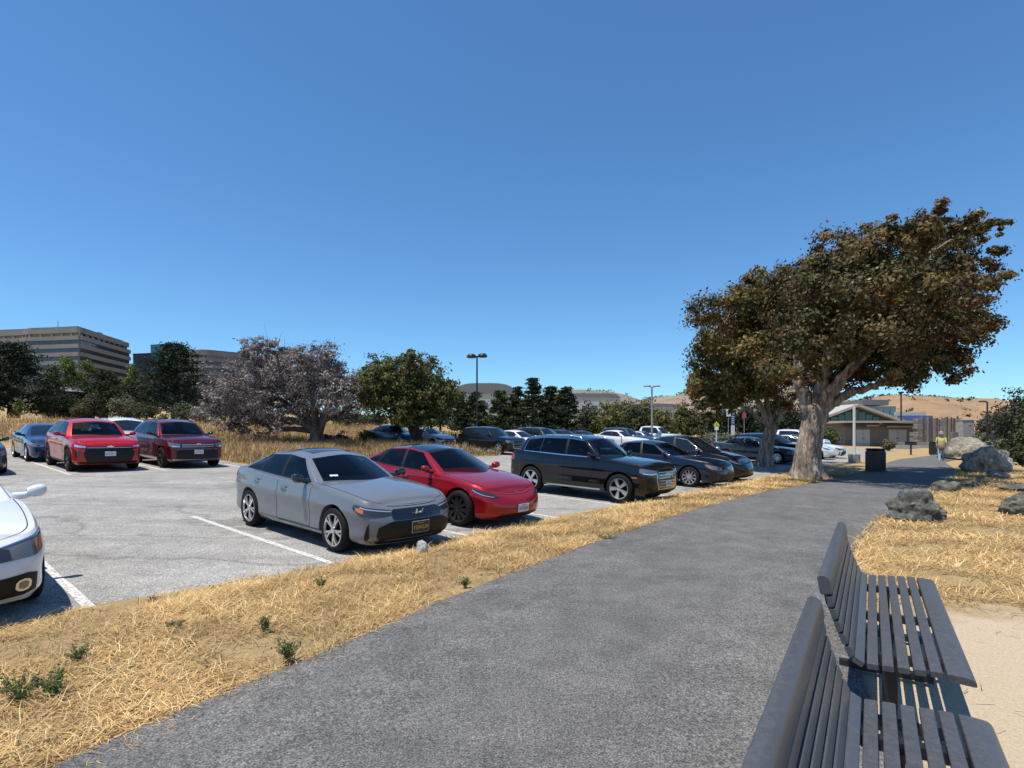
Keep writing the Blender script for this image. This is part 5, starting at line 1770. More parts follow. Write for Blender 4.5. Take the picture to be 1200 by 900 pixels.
for i, (px, top, w, d, lab) in enumerate([(848, 472, 46, 62, 'dark hedge tree behind the yellow sign'), (875, 468, 50, 60, 'dark hedge tree behind the red banner'), (905, 468, 52, 62, 'dark hedge tree seen between the two trunks'), (935, 472, 48, 60, 'dark hedge tree behind the thick trunk')]):
    bush_px(px, top, w, d, DARKG, 140 + i, lab, n=5000, leaf=.14, group='dark hedge behind the car park', name='hedge_tree', cat='tree')
for i, (px, base, top, w, pal, lab) in enumerate([(838, 522, 503, 44, SAGE, 'sage grey mounded shrub behind the red kerb'), (862, 521, 505, 30, SAGE, 'smaller sage shrub beside the blue sign'), (926, 520, 500, 24, [(.10, .12, .03)], 'light green bush between the trunks'), (972, 519, 499, 22, [(.09, .11, .03)], 'light green bush right of the thick trunk'),
        (1041, 526, 515, 18, [(.11, .10, .05)], 'dry small bush before the low grey building'), (1150, 524, 506, 24, [(.12, .14, .07), (.10, .12, .05)], 'grey green rounded bush beside the fence end')]):
    d = 52 if i < 4 else 55
    bush_px(px, top, w, d, pal, 150 + i, lab, n=3200, leaf=.09, group='shrubs along the car park edge')
# trees and shrubs at the right edge
for i, (px, top, w, d, pal, lab) in enumerate([(1195, 459, 80, 46, [(.05, .055, .03), (.04, .05, .025)], 'dark evergreen tree at the right frame edge'), (1160, 486, 44, 62, [(.07, .07, .04), (.055, .055, .03)], 'dull brown green tree behind the cobra lamp'), (1230, 450, 90, 44, [(.04, .05, .025)], 'tall evergreen mostly beyond the right frame edge')]):
    bush_px(px, top, w, d, pal, 170 + i, lab, n=7000, leaf=.13, group='trees at the right edge', name='evergreen_tree', cat='tree')
for i, (px, base, top, w, lab, pal) in enumerate([(1205, 548, 495, 46, 'leafy green shrub right of the long craggy boulder', [(.07, .09, .03), (.05, .065, .025)]), (1182, 538, 512, 34, 'grey green scrub behind the pale upright rock', SAGE), (1220, 552, 520, 50, 'low green shrub at the frame edge above the flat slab', [(.08, .10, .035)])]):
    d = 24 if i != 1 else 30
    bush_px(px, top, w, d, pal, 180 + i, lab, n=5000, leaf=.06, group='shrubs among the boulders')

# ------------------------------------------------------------------ buildings
def seg_box(a, b, z0, z1, thick, out=0.0, s0=0.0, s1=0.0):
    """box standing on the plan line a-b (outside = right-hand side looking from a to b)"""
    a, b = np.array(a, float), np.array(b, float)
    d = b - a; L = np.linalg.norm(d); d /= L
    n = np.array([d[1], -d[0]])
    a2, b2 = a + d * s0, b - d * s1
    c = (a2 + b2) / 2 + n * (out - thick / 2)
    return (c[0], c[1], (z0 + z1) / 2), (np.linalg.norm(b2 - a2), thick, z1 - z0), math.atan2(d[1], d[0])
def add_box(name, sb, m, parent, base):
    mb = MB(); c, size, rz = sb
    mb.box((c[0] - base[0], c[1] - base[1], c[2] - base[2]), size, rotz=rz)
    return mb.build(name, m, parent)
def prism(name, poly, z0, z1, m, parent, base):
    n = len(poly)
    mb = MB()
    V = [(p[0] - base[0], p[1] - base[1], z0 - base[2]) for p in poly] + [(p[0] - base[0], p[1] - base[1], z1 - base[2]) for p in poly]
    F = [[i, (i + 1) % n, n + (i + 1) % n, n + i] for i in range(n)] + [list(range(n))[::-1], list(range(n, 2 * n))]
    mb.raw(V, F)
    return mb.build(name, m, parent)
def banded_block(name, label, poly, segs, zb, roofs, fl, nf, glassm, pane=4.2, group='office blocks on the hill', top_win=True):
    """office block: stacked bands of wall and rows of windows on the facade segments that face the car park"""
    base = (poly[0][0], poly[0][1], zb)
    root = empty(name, base); tag(root, label, 'building', group)
    C = np.mean(np.array(poly), axis=0)
    inner = [tuple(C + (np.array(p) - C) * .955) for p in poly]
    prism('core', inner, zb, roofs - .8, M['office_conc'], root, base)
    prism('roof', [tuple(C + (np.array(p) - C) * .90) for p in poly], roofs - .7, roofs + .9, M['ware_roof'], root, base)
    for (a, b) in segs:
        L = np.linalg.norm(np.array(b) - np.array(a))
        for f in range(nf):
            zt = roofs - f * fl
            step = 0 if f == 0 else .8
            band = fl * (.60 if f == 0 else .50)
            add_box('wall_band', seg_box(a, b, zt - band, zt, 1.2, step, .02, .02), M['office_conc'], root, base)
            n = max(2, int(L / pane))
            for k in range(n):
                s0, s1 = k * L / n + (.5 if f == 0 else .06), L - (k + 1) * L / n + (.5 if f == 0 else .06)
                add_box('window', seg_box(a, b, zt - fl + (.003), zt - band - .003, .25, step - .7, s0, s1), glassm, root, base)
                if f == 0:
                    add_box('pier', seg_box(a, b, zt - fl + .002, zt - band - .002, .5, -.1, k * L / n - .0 if k else 0.02, L - k * L / n - .95), M['office_conc'], root, base)
    return root
zb = 9.0
A0 = [(-238, 246), (-214, 242), (-209, 239.5), (-198, 238), (-183, 235), (-187.5, 258), (-190.5, 276), (-235, 290)]
banded_block('office_building', 'long grey-brown banded office block with dark window strips on the hill', A0, list(zip(A0[:6], A0[1:7])), zb, 46.6, 3.5, 7, M['win_dark'])
g_ = AT(59, 386, 238)
of_ = [o for o in bpy.data.objects if o.name == 'office_building'][0]
mb = MB(); mb.tube([(g_.x - of_.location.x, g_.y + 4 - of_.location.y, 46.6 - 9), (g_.x - of_.location.x, g_.y + 4 - of_.location.y, 50.8 - 9)], .12, 6); mb.build('antenna_mast', M['grey_metal'], of_)
for k_ in range(4):
    mb = MB(); mb.box((18 + 9 * k_, 12, 47.9 - 9), (3.2, 2.6, 1.4)); mb.build('roof_unit', M['grey_metal'], of_)
A1 = [(-186, 303), (-168, 297), (-164, 298), (-152, 309), (-147, 322), (-143, 336), (-186, 350)]
A1 = [(x * 1.0, y) for x, y in A1]
banded_block('office_building', 'second banded office wing half hidden behind the tall dark conifer', A1, list(zip(A1[:5], A1[1:6])), zb, 46.0, 3.7, 6, M['win_dark'], 6)
def glass_tower(name, label, poly, zb, zt, m, nx, nzz, group='office blocks on the hill'):
    base = (poly[0][0], poly[0][1], zb)
    root = empty(name, base); tag(root, label, 'building', group)
    C = np.mean(np.array(poly), axis=0)
    prism('core', [tuple(C + (np.array(p) - C) * .97) for p in poly], zb, zt - .3, M['office_conc'], root, base)
    for a, b in list(zip(poly, poly[1:]))[:3]:
        L = np.linalg.norm(np.array(b) - np.array(a))
        n = max(1, int(L / nx))
        hz = (zt - zb) / nzz
        for i in range(n):
            for k in range(nzz):
                add_box('glass_panel', seg_box(a, b, zb + k * hz + .12, zb + (k + 1) * hz - .12, .3, 0, i * L / n + .1, L - (i + 1) * L / n + .1), m, root, base)
    prism('roof', [tuple(C + (np.array(p) - C) * 1.01) for p in poly], zt - .2, zt + .4, m, root, base)
    return root
glass_tower('glass_atrium', 'teal glass atrium tower joined to the second office wing', [(-189, 290), (-176, 285), (-173, 292), (-186, 298)], zb, 47.6, M['win_teal'], 4.5, 11)
glass_tower('link_building', 'low glazed link between the two office blocks', [(-203, 297), (-191, 294), (-189, 300), (-200, 305)], zb, 44.0, M['win_dark'], 4.0, 10)
# dark shed with hipped roof among the pines
g0 = G(80, 92); bs0 = (g0[0], g0[1], g0[2])
sh = empty('shed', bs0); tag(sh, 'dark low shed with shallow hipped roof among the pines', 'shed')
hw_, hd_ = 2.5, 2.2
zs0 = -1.0; zs1 = (H - (460 - YH) / FPX * 92) - g0[2]
mb = MB(); mb.box((0, 0, (zs0 + zs1) / 2), (2 * hw_, 2 * hd_, zs1 - zs0)); mb.build('wall', M['dark_trim'], sh)
mb = MB()
mb.raw([(-hw_ - .4, -hd_ - .4, zs1 + .01), (hw_ + .4, -hd_ - .4, zs1 + .01), (hw_ + .4, hd_ + .4, zs1 + .01), (-hw_ - .4, hd_ + .4, zs1 + .01), (-hw_ * .4, 0, zs1 + .9), (hw_ * .4, 0, zs1 + .9)],
       [[0, 1, 5, 4], [1, 2, 5], [2, 3, 4, 5], [3, 0, 4], [3, 2, 1, 0]])
mb.build('roof', M['ware_roof'], sh)
mb = MB(); mb.box((.6, -hd_ - .03, zs0 + 1.6), (.9, .05, 2.0)); mb.build('door', M['wood'], sh)

# far warehouses and low halls
def hall(name, label, px0, px1, py_roof, d, wall_px, curved=False, depth=40):
    a, b_ = AT(px0, py_roof, d), AT(px1, py_roof, d)
    zt = a.z; zw = H - (wall_px - YH) / FPX * d
    cx, w = (a.x + b_.x) / 2, b_.x - a.x
    z0 = gz(cx, d) - 2
    root = empty(name, (cx, d, z0)); tag(root, label, 'building', 'pale industrial halls far behind the bushes')
    mb = MB(); mb.box((0, depth / 2, (zw - z0) / 2), (w, depth, zw - z0)); mb.build('wall', M['warehouse'], root)
    mb = MB()
    n = 18; P = []
    for i in range(n + 1):
        t = i / n * 2 - 1
        k = (1 - abs(t) ** (4 if curved else 8)) ** .7 if abs(t) < 1 else 0
        zz = (zw - z0) + .02 + (zt - zw) * k
        P.append([(t * w / 2 * 1.01, -.6, zz), (t * w / 2 * 1.01, depth + .6, zz)])
    mb.grid(P, flip=False)
    lo = [(p[0][0], p[0][1], (zw - z0) + .02) for p in P]
    mb.grid([[l, p[0]] for l, p in zip(lo, P)], flip=False)
    mb.build('roof', M['ware_roof'], root, smooth=40)
    nb = max(4, int(w / 9))
    for i in range(nb):
        mb = MB(); mb.box((-w / 2 + (i + .5) * w / nb, -.06, (zw - z0) * .72), (w / nb * .5, .1, (zw - z0) * .12)); mb.build('window_strip', M['win_dark'], root)
    return root
hall('warehouse', 'pale hall with curved grey roof behind the dark lamp post', 530, 606, 449, 420, 462, True)
hall('warehouse', 'long pale hall with flat roof left of the domed bushes', 655, 727, 461, 520, 466)
hall('warehouse', 'low pale hall below the far hill slope', 690, 800, 473, 600, 477)

# ------------------------------------------------------------------ hills
def hill(name, label, ridge, d, depth, c0, c1, seed, shrub=None):
    """ridge: photo pixels of the skyline, standing at distance d"""
    m = mat('hill ' + label[:10], c0, 0.95, spec=0.05)
    p = pos(m)
    n = nz(m, .02, 8, .7, p); r = ramp(m, n.outputs[0], [(.35, c0), (.6, c1)])
    n2 = nz(m, .09, 4, .7, p); r2 = ramp(m, n2.outputs[0], [(.60, 1.0), (.68, .35)])
    setcol(m, mix(m, 1.0, r.outputs[0], r2.outputs[0], 'MULTIPLY'))
    xs = np.array([q[0] for q in ridge], float); ys = np.array([q[1] for q in ridge], float)
    f = pchip(xs, ys)
    X = np.linspace(xs[0], xs[-1], 90)
    P = []
    rows = 16
    for px in X:
        zt = H - (float(f(px)) - YH) / FPX * d
        col = []
        for j in range(rows + 6):
            t = j / rows
            dd = d - depth * (1 - t)
            k = sstep(0, 1, t) if t <= 1 else 1 - .2 * (t - 1)
            nn = mnoise.fractal(Vector((px * .04 + seed, t * 3, 0)), 1, 2, 4) * .10 * (zt) * (1 - abs(2 * min(t, 1) - 1) ** 2)
            x = (px - 600) / FPX * d
            col.append((x, dd, -3 + (zt + 3) * k + nn + mnoise.noise(Vector((px * .3, seed, j))) * .4))
        P.append(col)
    mb = MB(); mb.grid(P, flip=False)
    o = mb.build(name, m, None, smooth=60)
    tag(o, label, None, None, 'structure')
    if shrub:
        rng = np.random.default_rng(seed)
        V, F = [], []
        C = []
        for k in range(shrub):
            px = rng.uniform(xs[0], xs[-1]); j = rng.integers(4, rows + 1)
            i = int((px - xs[0]) / (xs[-1] - xs[0]) * 89)
            if rng.uniform() < .5: j = rows
            C.append(np.array(P[i][j]) + np.array([rng.normal() * 3, 0, .8]))
        C = np.array(C)
        pts = np.repeat(C, 12, 0) + rng.normal(size=(len(C) * 12, 3)) * np.array([2.2, 2, 1.3]) * d / 900
        cols = np.repeat(np.array([[.03, .035, .02]]), len(pts), 0) * rng.uniform(.7, 1.3, (len(pts), 1))
        so = link('hill_scrub', leaf_mesh('hill_scrub', pts, 1.6 * d / 900, cols, rng), M['leaf'])
        tag(so, 'dark scrub scattered over the far hills', None, None, 'stuff')
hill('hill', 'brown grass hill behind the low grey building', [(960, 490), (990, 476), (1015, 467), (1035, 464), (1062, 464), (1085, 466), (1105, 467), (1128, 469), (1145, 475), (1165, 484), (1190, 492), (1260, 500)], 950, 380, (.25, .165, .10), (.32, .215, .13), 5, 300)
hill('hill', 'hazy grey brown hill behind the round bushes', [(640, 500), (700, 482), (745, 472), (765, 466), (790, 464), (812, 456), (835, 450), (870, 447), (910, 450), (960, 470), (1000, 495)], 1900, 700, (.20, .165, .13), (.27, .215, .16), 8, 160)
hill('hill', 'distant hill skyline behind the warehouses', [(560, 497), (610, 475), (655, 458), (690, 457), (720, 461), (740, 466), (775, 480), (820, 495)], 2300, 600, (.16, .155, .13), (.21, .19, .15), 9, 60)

# ------------------------------------------------------------------ low grey building, wall and plank fence
d_r = 70.0
def RX(px, d=d_r): return (px - 600) / FPX * d
def RZ(py, d=d_r): return H - (py - YH) / FPX * d
x0, x1 = RX(990), RX(1074)
rb = empty('restroom_building', ((x0 + x1) / 2, d_r, 0)); tag(rb, 'low grey block building with flat roof and pale double doors', 'building')
cx = (x0 + x1) / 2
mb = MB(); mb.box((0, 3, RZ(496.5) / 2 - .1), (x1 - x0, 6, RZ(496.5) + .2)); mb.build('wall', M['grey_wall'], rb)
mb = MB(); mb.box((-.25, 2.6, RZ(494.6)), (x1 - x0 + 1.6, 8.4, .26)); mb.build('roof', M['roof_trim'], rb)
mb = MB(); mb.box((-.1, -.28, RZ(498.3)), (x1 - x0 + .6, .5, .30)); mb.build('fascia', M['dark_trim'], rb)
for k, (a, b_) in enumerate([(1003, 1011.2), (1011.4, 1019), (1041, 1051.2), (1051.4, 1062)]):
    mb = MB(); mb.box(((RX(a) + RX(b_)) / 2 - cx, -.04, RZ(503.5) / 2 + .02), (RX(b_) - RX(a) - .02, .06, RZ(503.5))); dd = mb.build('door', M['door_grey'], rb)
    mb = MB(); mb.box((RX(a if k % 2 else b_) - cx + (.12 if k % 2 else -.12), -.09, 1.0), (.05, .05, .14)); mb.build('door_handle', M['black_metal'], dd)
for (a, b_, t, bt) in [(1065.5, 1071.5, 506.5, 511), (1065.5, 1071.5, 512.5, 518)]:
    mb = MB(); mb.box(((RX(a) + RX(b_)) / 2 - cx, -.03, (RZ(t) + RZ(bt)) / 2), (RX(b_) - RX(a), .05, RZ(t) - RZ(bt))); mb.build('notice', M['sign_white'], rb)
mb = MB(); mb.lathe([(.0, .12), (.16, .10), (.2, 0), (.18, -.12), (0.0, -.14)], 12, c=(RX(1028) - cx, -.62, RZ(496.2))); mb.build('wall_lamp', M['grey_metal'], rb, smooth=50)
mb = MB(); mb.box((RX(1052) - cx, -.55, RZ(500)), (3.4, .05, .18)); mb.build('sign_board', M['roof_trim'], rb)
mb = MB(); mb.box((RX(1019.5) - cx, -.55, RZ(498.8)), (1.6, .05, .16)); mb.build('sign_board', M['roof_trim'], rb)
lw = empty('low_wall', (RX(1085, 62), 62, 0)); tag(lw, 'low concrete wall in front of the building and fence', 'wall')
mb = MB(); mb.box((0, .15, RZ(519.5, 62) / 2 - .1), (RX(1132, 62) - RX(1060, 62), .3, RZ(519.5, 62) + .2)); mb.build('wall', M['concrete'], lw)
mb = MB(); mb.box((0, .15, RZ(519.5, 62) + .04), (RX(1132, 62) - RX(1060, 62) + .06, .36, .08)); mb.build('coping', M['concrete'], lw)
fd = 66.0
fx0, fx1 = RX(1076.5, fd), RX(1128, fd)
fe = empty('plank_fence', ((fx0 + fx1) / 2, fd, 0)); tag(fe, 'tall weathered plank fence between stone pier and concrete pillar', 'fence')
rngf = np.random.default_rng(4)
n = 22
wood2 = m_conc('weathered fence wood dark', (.13, .105, .09), .4, 2.5)
wood3 = m_conc('weathered fence wood pale', (.28, .245, .215), .35, 2.5)
for k in range(n):
    w = (fx1 - fx0) / n
    mb = MB(); hh = RZ(489.5, fd) + rngf.normal() * .10
    mb.box((fx0 + (k + .5) * w - (fx0 + fx1) / 2, rngf.normal() * .015, hh / 2 - .05), (w - .03, .04, hh + .1), bev=.008)
    mb.build('plank', [M['wood'], wood2, wood3][rngf.integers(0, 3)], fe)
for z in (.8, 2.6):
    mb = MB(); mb.box((0, .08, z), (fx1 - fx0, .06, .12)); mb.build('rail', M['wood'], fe)
sp_ = empty('stone_pier', (RX(1075.5, 65), 65, 0)); tag(sp_, 'brown stone pier at the building end of the plank fence', 'pillar')
hp = RZ(490.5, 65)
for k in range(11):
    mb = MB(); h0, h1 = hp * k / 11 - (.1 if k == 0 else 0), hp * (k + 1) / 11 - .02
    mb.box((rngf.normal() * .02, 0, (h0 + h1) / 2), (.62 + rngf.normal() * .03, .7, h1 - h0), bev=.03); mb.build('stone', M['rock_tan'] if k % 3 else M['grey_wall'], sp_)
cp = empty('concrete_pillar', (RX(1134.5, 65), 65, 0)); tag(cp, 'pale concrete pillar at the end of the plank fence', 'pillar')
mb = MB(); hp = RZ(492.5, 65); mb.box((0, .5, hp / 2 - .1), (RX(1142, 65) - RX(1128.5, 65), 1.1, hp + .2), bev=.03); mb.build('shaft', M['concrete'], cp)
mb = MB(); mb.box((0, .5, hp + .03), (RX(1142, 65) - RX(1128.5, 65) + .08, 1.2, .1), bev=.02); mb.build('cap', M['concrete'], cp)
ub = empty('utility_box', (RX(1118, 64), 64, 0)); tag(ub, 'grey metal cabinet standing against the plank fence', 'cabinet')
mb = MB(); mb.box((0, 0, .85), (.7, .45, 1.9), bev=.03); mb.build('cabinet', M['grey_wall'], ub)
mb = MB(); mb.box((0, -.24, .9), (.58, .02, 1.6), bev=.005); mb.build('door', M['grey_wall'], ub)
# gabled glass hall behind it
gd = 92.0
ax0, ax1, xa = RX(956, gd), RX(1052, gd), RX(1003, gd)
za, ze = RZ(473.5, gd), RZ(491.5, gd)
gh = empty('gabled_hall', (xa, gd, 0)); tag(gh, 'gabled glass-fronted hall with pale sloping roof edges behind the low building', 'building')
mb = MB()
yb_ = 14.0
mb.raw([(ax0 - xa, .3, -.5), (ax1 - xa, .3, -.5), (ax1 - xa, .3, ze - .4), (0, .3, za - .5), (ax0 - xa, .3, ze - .4),
        (ax0 - xa, yb_, -.5), (ax1 - xa, yb_, -.5), (ax1 - xa, yb_, ze - .4), (0, yb_, za - .5), (ax0 - xa, yb_, ze - .4)],
       [[0, 1, 2, 3, 4], [9, 8, 7, 6, 5], [1, 6, 7, 2], [0, 4, 9, 5]])
mb.build('wall', M['dark_trim'], gh)
for sgn, xe in ((-1, ax0 - xa - .8), (1, ax1 - xa + .8)):
    mb = MB()
    mb.raw([(0, -.8, za), (xe, -.8, ze - .2), (xe, yb_ + .5, ze - .2), (0, yb_ + .5, za), (0, -.8, za - .42), (xe, -.8, ze - .62), (xe, yb_ + .5, ze - .62), (0, yb_ + .5, za - .42)],
           [[0, 1, 2, 3], [7, 6, 5, 4], [0, 4, 5, 1], [1, 5, 6, 2], [2, 6, 7, 3]])
    o = mb.build('roof_slope', M['concrete'], gh)
for k in range(-5, 6):
    xx = k * 1.15
    top_ = za - .9 - abs(xx) * (za - ze) / (ax1 - xa)
    if top_ - 3.4 < .3: continue
    mb = MB(); mb.box((xx, .22, (top_ + 3.4) / 2), (1.05, .06, top_ - 3.4)); mb.build('pane', M['win_teal'], gh)
mb = MB(); mb.box((0, -.02, 3.25), (ax1 - ax0, .3, .16)); mb.build('beam', M['warehouse'], gh)
for k in (-6.0, -2.9, 2.9, 6.0):
    mb = MB(); mb.tube([(k, -.35, -.3), (k, -.35, 3.6)], .09, 8); mb.build('post', M['warehouse'], gh)
# blue-grey glazed block and blue screen
bd = 120.0
bb = empty('glazed_block', (RX(1032, bd), bd, 0)); tag(bb, 'blue-grey glazed block with dark roof behind the gabled hall', 'building')
w_ = RX(1052, bd) - RX(1014, bd)
mb = MB(); mb.box((0, 5, RZ(476, bd) / 2), (w_, 9.4, RZ(476, bd))); mb.build('wall', M['ware_roof'], bb)
mb = MB(); mb.box((-w_ * .1, 5, RZ(471.5, bd)), (w_ * .8, 9, 1.2)); mb.build('roof', M['ware_roof'], bb)
for k in range(5):
    mb = MB(); mb.box((-w_ / 2 + (k + .5) * w_ / 5, .2, (RZ(477.5, bd) + RZ(489, bd)) / 2), (w_ / 5 - .25, .2, RZ(477.5, bd) - RZ(489, bd))); mb.build('window', M['win_blue'], bb)
bl_ = empty('blue_screen', (RX(1072, 110), 110, 0)); tag(bl_, 'bright blue corrugated screen wall above the plank fence', 'wall')
n = 16; w_ = RX(1093, 110) - RX(1051, 110)
for k in range(n):
    mb = MB(); mb.box((-w_ / 2 + (k + .5) * w_ / n, .06 * (k % 2), (RZ(487, 110) - .2) / 2), (w_ / n - .03, .12, RZ(487, 110) + .2)); mb.build('panel', M['blue_panel'], bl_)
mb = MB(); mb.box((-w_ * .1, .3, RZ(484.8, 110)), (w_ * .85, .4, .7)); mb.build('parapet', M['warehouse'], bl_)

# ------------------------------------------------------------------ lamps, poles, signs, bins
def lamp_post(name, label, base, h, m, heads, r=.07, pole_m=None):
    root = empty(name, base); tag(root, label, 'lamp post')
    mb = MB(); mb.tube([(0, 0, -.3), (0, 0, h * .5), (0, 0, h)], [r * 1.15, r, r * .85], 10); mb.build('pole', pole_m or m, root, smooth=60)
    mb = MB(); mb.lathe([(0.0, .5), (r * 2.2, .5), (r * 2.6, .44), (r * 2.6, -.2)], 14); mb.build('base', M['concrete'] if name == 'street_lamp' else m, root, smooth=40)
    for (kind, dx, dz) in heads:
        q = MB()
        if kind == 'dome':
            q.tube([(0, 0, h - .1), (dx * .5, 0, h - .02), (dx, 0, h + .0)], .035, 6)
            q.lathe([(.0, .17), (.22, .15), (.36, .05), (.40, -.12), (.38, -.16), (.0, -.15)], 18, c=(dx, 0, h + dz))
        elif kind == 'shoebox':
            q.tube([(0, 0, h - .08), (dx * .6, 0, h - .02)], .03, 6)
            q.box((dx, 0, h + dz), (.62, .34, .15), bev=.05)
        elif kind == 'disc':
            q.lathe([(.0, .16), (.30, .13), (.36, .02), (.34, -.05), (.12, -.10), (.09, -.35), (0, -.35)], 18, c=(0, 0, h + dz))
        elif kind == 'cobra':
            q.tube([(0, 0, h - .12), (dx * .4, 0, h - .02), (dx * .7, 0, h)], .04, 6)
            q.box((dx, 0, h + dz), (.62, .26, .13), bev=.05)
        q.build('lamp_head', m, root, smooth=45)
    return root
g0 = GH(556, 503 + 2, 200)
dl = 46.0; g0 = G(559, dl)
lamp_post('street_lamp', 'black lamp post with twin domed heads standing in the dry grass', g0, H - (417 - YH) / FPX * dl - g0[2], M['black_metal'], [('dome', -.46, .0), ('dome', .46, .04)], .075)
dl = 50.0; g0 = G(764, dl)
lamp_post('street_lamp', 'grey lamp post with twin flat heads in front of the domed bushes', g0, H - (453 - YH) / FPX * dl - g0[2], M['grey_metal'], [('shoebox', -.42, .05), ('shoebox', .42, .05)], .085)
dl = 78.0; g0 = G(1056, dl)
lamp_post('street_lamp', 'black lamp post with single round disc head above the low building roof', g0, H - (461 - YH) / FPX * dl - g0[2], M['black_metal'], [('disc', 0, .1)], .11)
dl = 52.0; g0 = G(1157, dl)
lamp_post('street_lamp', 'dark lamp post with single arm reaching left beside the right-hand trees', g0, H - (470.5 - YH) / FPX * dl - g0[2], M['black_metal'], [('cobra', -.45, .0)], .075)
g0 = GH(1001, 542)
wp = empty('white_pole', g0); tag(wp, 'plain white pole on a round concrete footing by the path', 'pole')
hpole = H - (474 - YH) / FPX * g0.y - g0.z
mb = MB(); mb.tube([(0, 0, .3), (0, 0, hpole)], [.075, .07], 12); mb.build('shaft', M['white_paint'], wp, smooth=60)
mb = MB(); mb.lathe([(0, .48), (.27, .48), (.30, .45), (.30, -.1)], 20); mb.build('footing', M['concrete'], wp, smooth=40)
g0 = GH(1026, 553)
def bin_(base, label, w=.52, h=1.0):
    root = empty('litter_bin', base, (0, 0, R(20))); tag(root, label, 'bin', 'black litter bins by the path')
    mb = MB(); mb.box((0, 0, h * .46), (w, w, h * .92), bev=.03); mb.build('body', M['black_metal'], root)
    for k in range(7):
        for sy in (-1, 1):
            mb = MB(); mb.box((-w / 2 + (k + .5) * w / 7, sy * (w / 2 + .012), h * .46), (w / 7 * .6, .018, h * .8)); mb.build('slat', M['black_metal'], root)
    mb = MB(); mb.box((0, 0, h * .96), (w * 1.06, w * 1.06, h * .08), bev=.03); mb.build('lid', M['plastic'], root)
    mb = MB(); mb.box((0, 0, -.0), (w * .85, w * .85, .06)); mb.build('foot', M['black_metal'], root)
bin_((g0.x, g0.y, g0.z), 'square black slatted litter bin beside the path under the tree edge')
g0 = GH(1096.5, 533); bin_((g0.x, g0.y, g0.z), 'second black bin behind the walking person', .6, 1.0)
def grill(px, py, label):
    g = GH(px, py)
    root = empty('barbecue_grill', g); tag(root, label, 'grill')
    mb = MB(); mb.tube([(0, 0, -.1), (0, 0, .75)], .06, 8); mb.build('post', M['black_metal'], root)
    mb = MB(); mb.box((0, 0, .86), (.62, .45, .22), bev=.02); mb.build('firebox', M['black_metal'], root)
    mb = MB(); mb.box((0, 0, 1.0), (.66, .48, .03)); mb.build('grate', M['black_metal'], root)
grill(1067.5, 533, 'black pedestal barbecue grill on the straw before the low wall')
def sign_post(px, base_py, top_py, d, label, plates, pole_m):
    g = G(px, d)
    root = empty('sign_post', g); tag(root, label, 'sign')
    h = H - (top_py - YH) / FPX * d - g[2]
    mb = MB(); mb.tube([(0, 0, -.1), (0, 0, h)], .035, 8); mb.build('post', pole_m, root)
    for (kind, py0, py1, wpx, m, txt) in plates:
        z0, z1 = H - (py1 - YH) / FPX * d - g[2], H - (py0 - YH) / FPX * d - g[2]
        w = wpx / FPX * d
        mb = MB()
        if kind == 'pent':
            mb.raw([(-w / 2, -.05, z0), (w / 2, -.05, z0), (w / 2, -.05, (z0 + z1) / 2), (0, -.05, z1), (-w / 2, -.05, (z0 + z1) / 2),
                    (-w / 2, -.03, z0), (w / 2, -.03, z0), (w / 2, -.03, (z0 + z1) / 2), (0, -.03, z1), (-w / 2, -.03, (z0 + z1) / 2)],
                   [[0, 1, 2, 3, 4], [9, 8, 7, 6, 5], [0, 5, 6, 1], [1, 6, 7, 2], [2, 7, 8, 3], [3, 8, 9, 4], [4, 9, 5, 0]])
        else:
            mb.box((0, -.05, (z0 + z1) / 2), (w, .02, z1 - z0), bev=.006)
        o = mb.build('sign_plate', M[m], root)
        if txt == 'walker':            # walking figure symbol
            q = MB(); zc_ = (z0 + z1) / 2 - .02; s_ = (z1 - z0) * .3
            q.tube([(0, -.062, zc_ + s_ * .5), (0, -.062, zc_ - s_ * .1)], s_ * .14, 6); q.tube([(0, -.062, zc_ - s_ * .1), (-s_ * .35, -.062, zc_ - s_ * .8)], s_ * .1, 6); q.tube([(0, -.062, zc_ - s_ * .1), (s_ * .3, -.062, zc_ - s_ * .8)], s_ * .1, 6)
            q.lathe([(0, .01), (s_ * .2, .01), (s_ * .2, -.01), (0, -.01)], 10, 'Y', (0, -.066, zc_ + s_ * .8)); q.build('symbol', M['plastic'], o)
        if txt == 'lines':
            for k in range(4):
                q = MB(); q.box((0, -.066, z0 + (z1 - z0) * (.2 + .2 * k)), (w * .7, .006, (z1 - z0) * .07)); q.build('text_line', M['sign_white'], o)
sign_post(839.5, 521, 494, 44, 'yellow green crossing sign with white plate beneath', [('pent', 494.5, 500, 6, 'sign_yellow', 'walker'), ('rect', 498.5 + 2, 504, 4.5, 'sign_white', None)], M['white_paint'])
sign_post(858.5, 530, 484, 36, 'tall white and dark blue parking sign on a pole by the navy car', [('rect', 486, 498, 4.4, 'sign_blue', 'lines'), ('rect', 498.6, 510, 4.2, 'sign_white', None)], M['grey_metal'])
sign_post(853.5, 507, 478, 58, 'grey pole with white banner behind the blue sign', [('rect', 479, 488, 5, 'sign_white', None)], M['grey_metal'])
sign_post(872, 505, 482, 58, 'pole with red and grey banners in front of the dark hedge', [('rect', 484, 490, 4.5, 'banner_red', None)], M['grey_metal'])
def stake(px, py, h, label):
    g = GH(px, py)
    mb = MB(); mb.box((0, 0, h / 2 - .1), (.10, .10, h + .2), bev=.012); o = mb.build('wooden_stake', M['dark_trim'], None, loc=g)
    tag(o, label, 'stake')
stake(457.5, 517, .8, 'short dark stake standing in the dry grass')
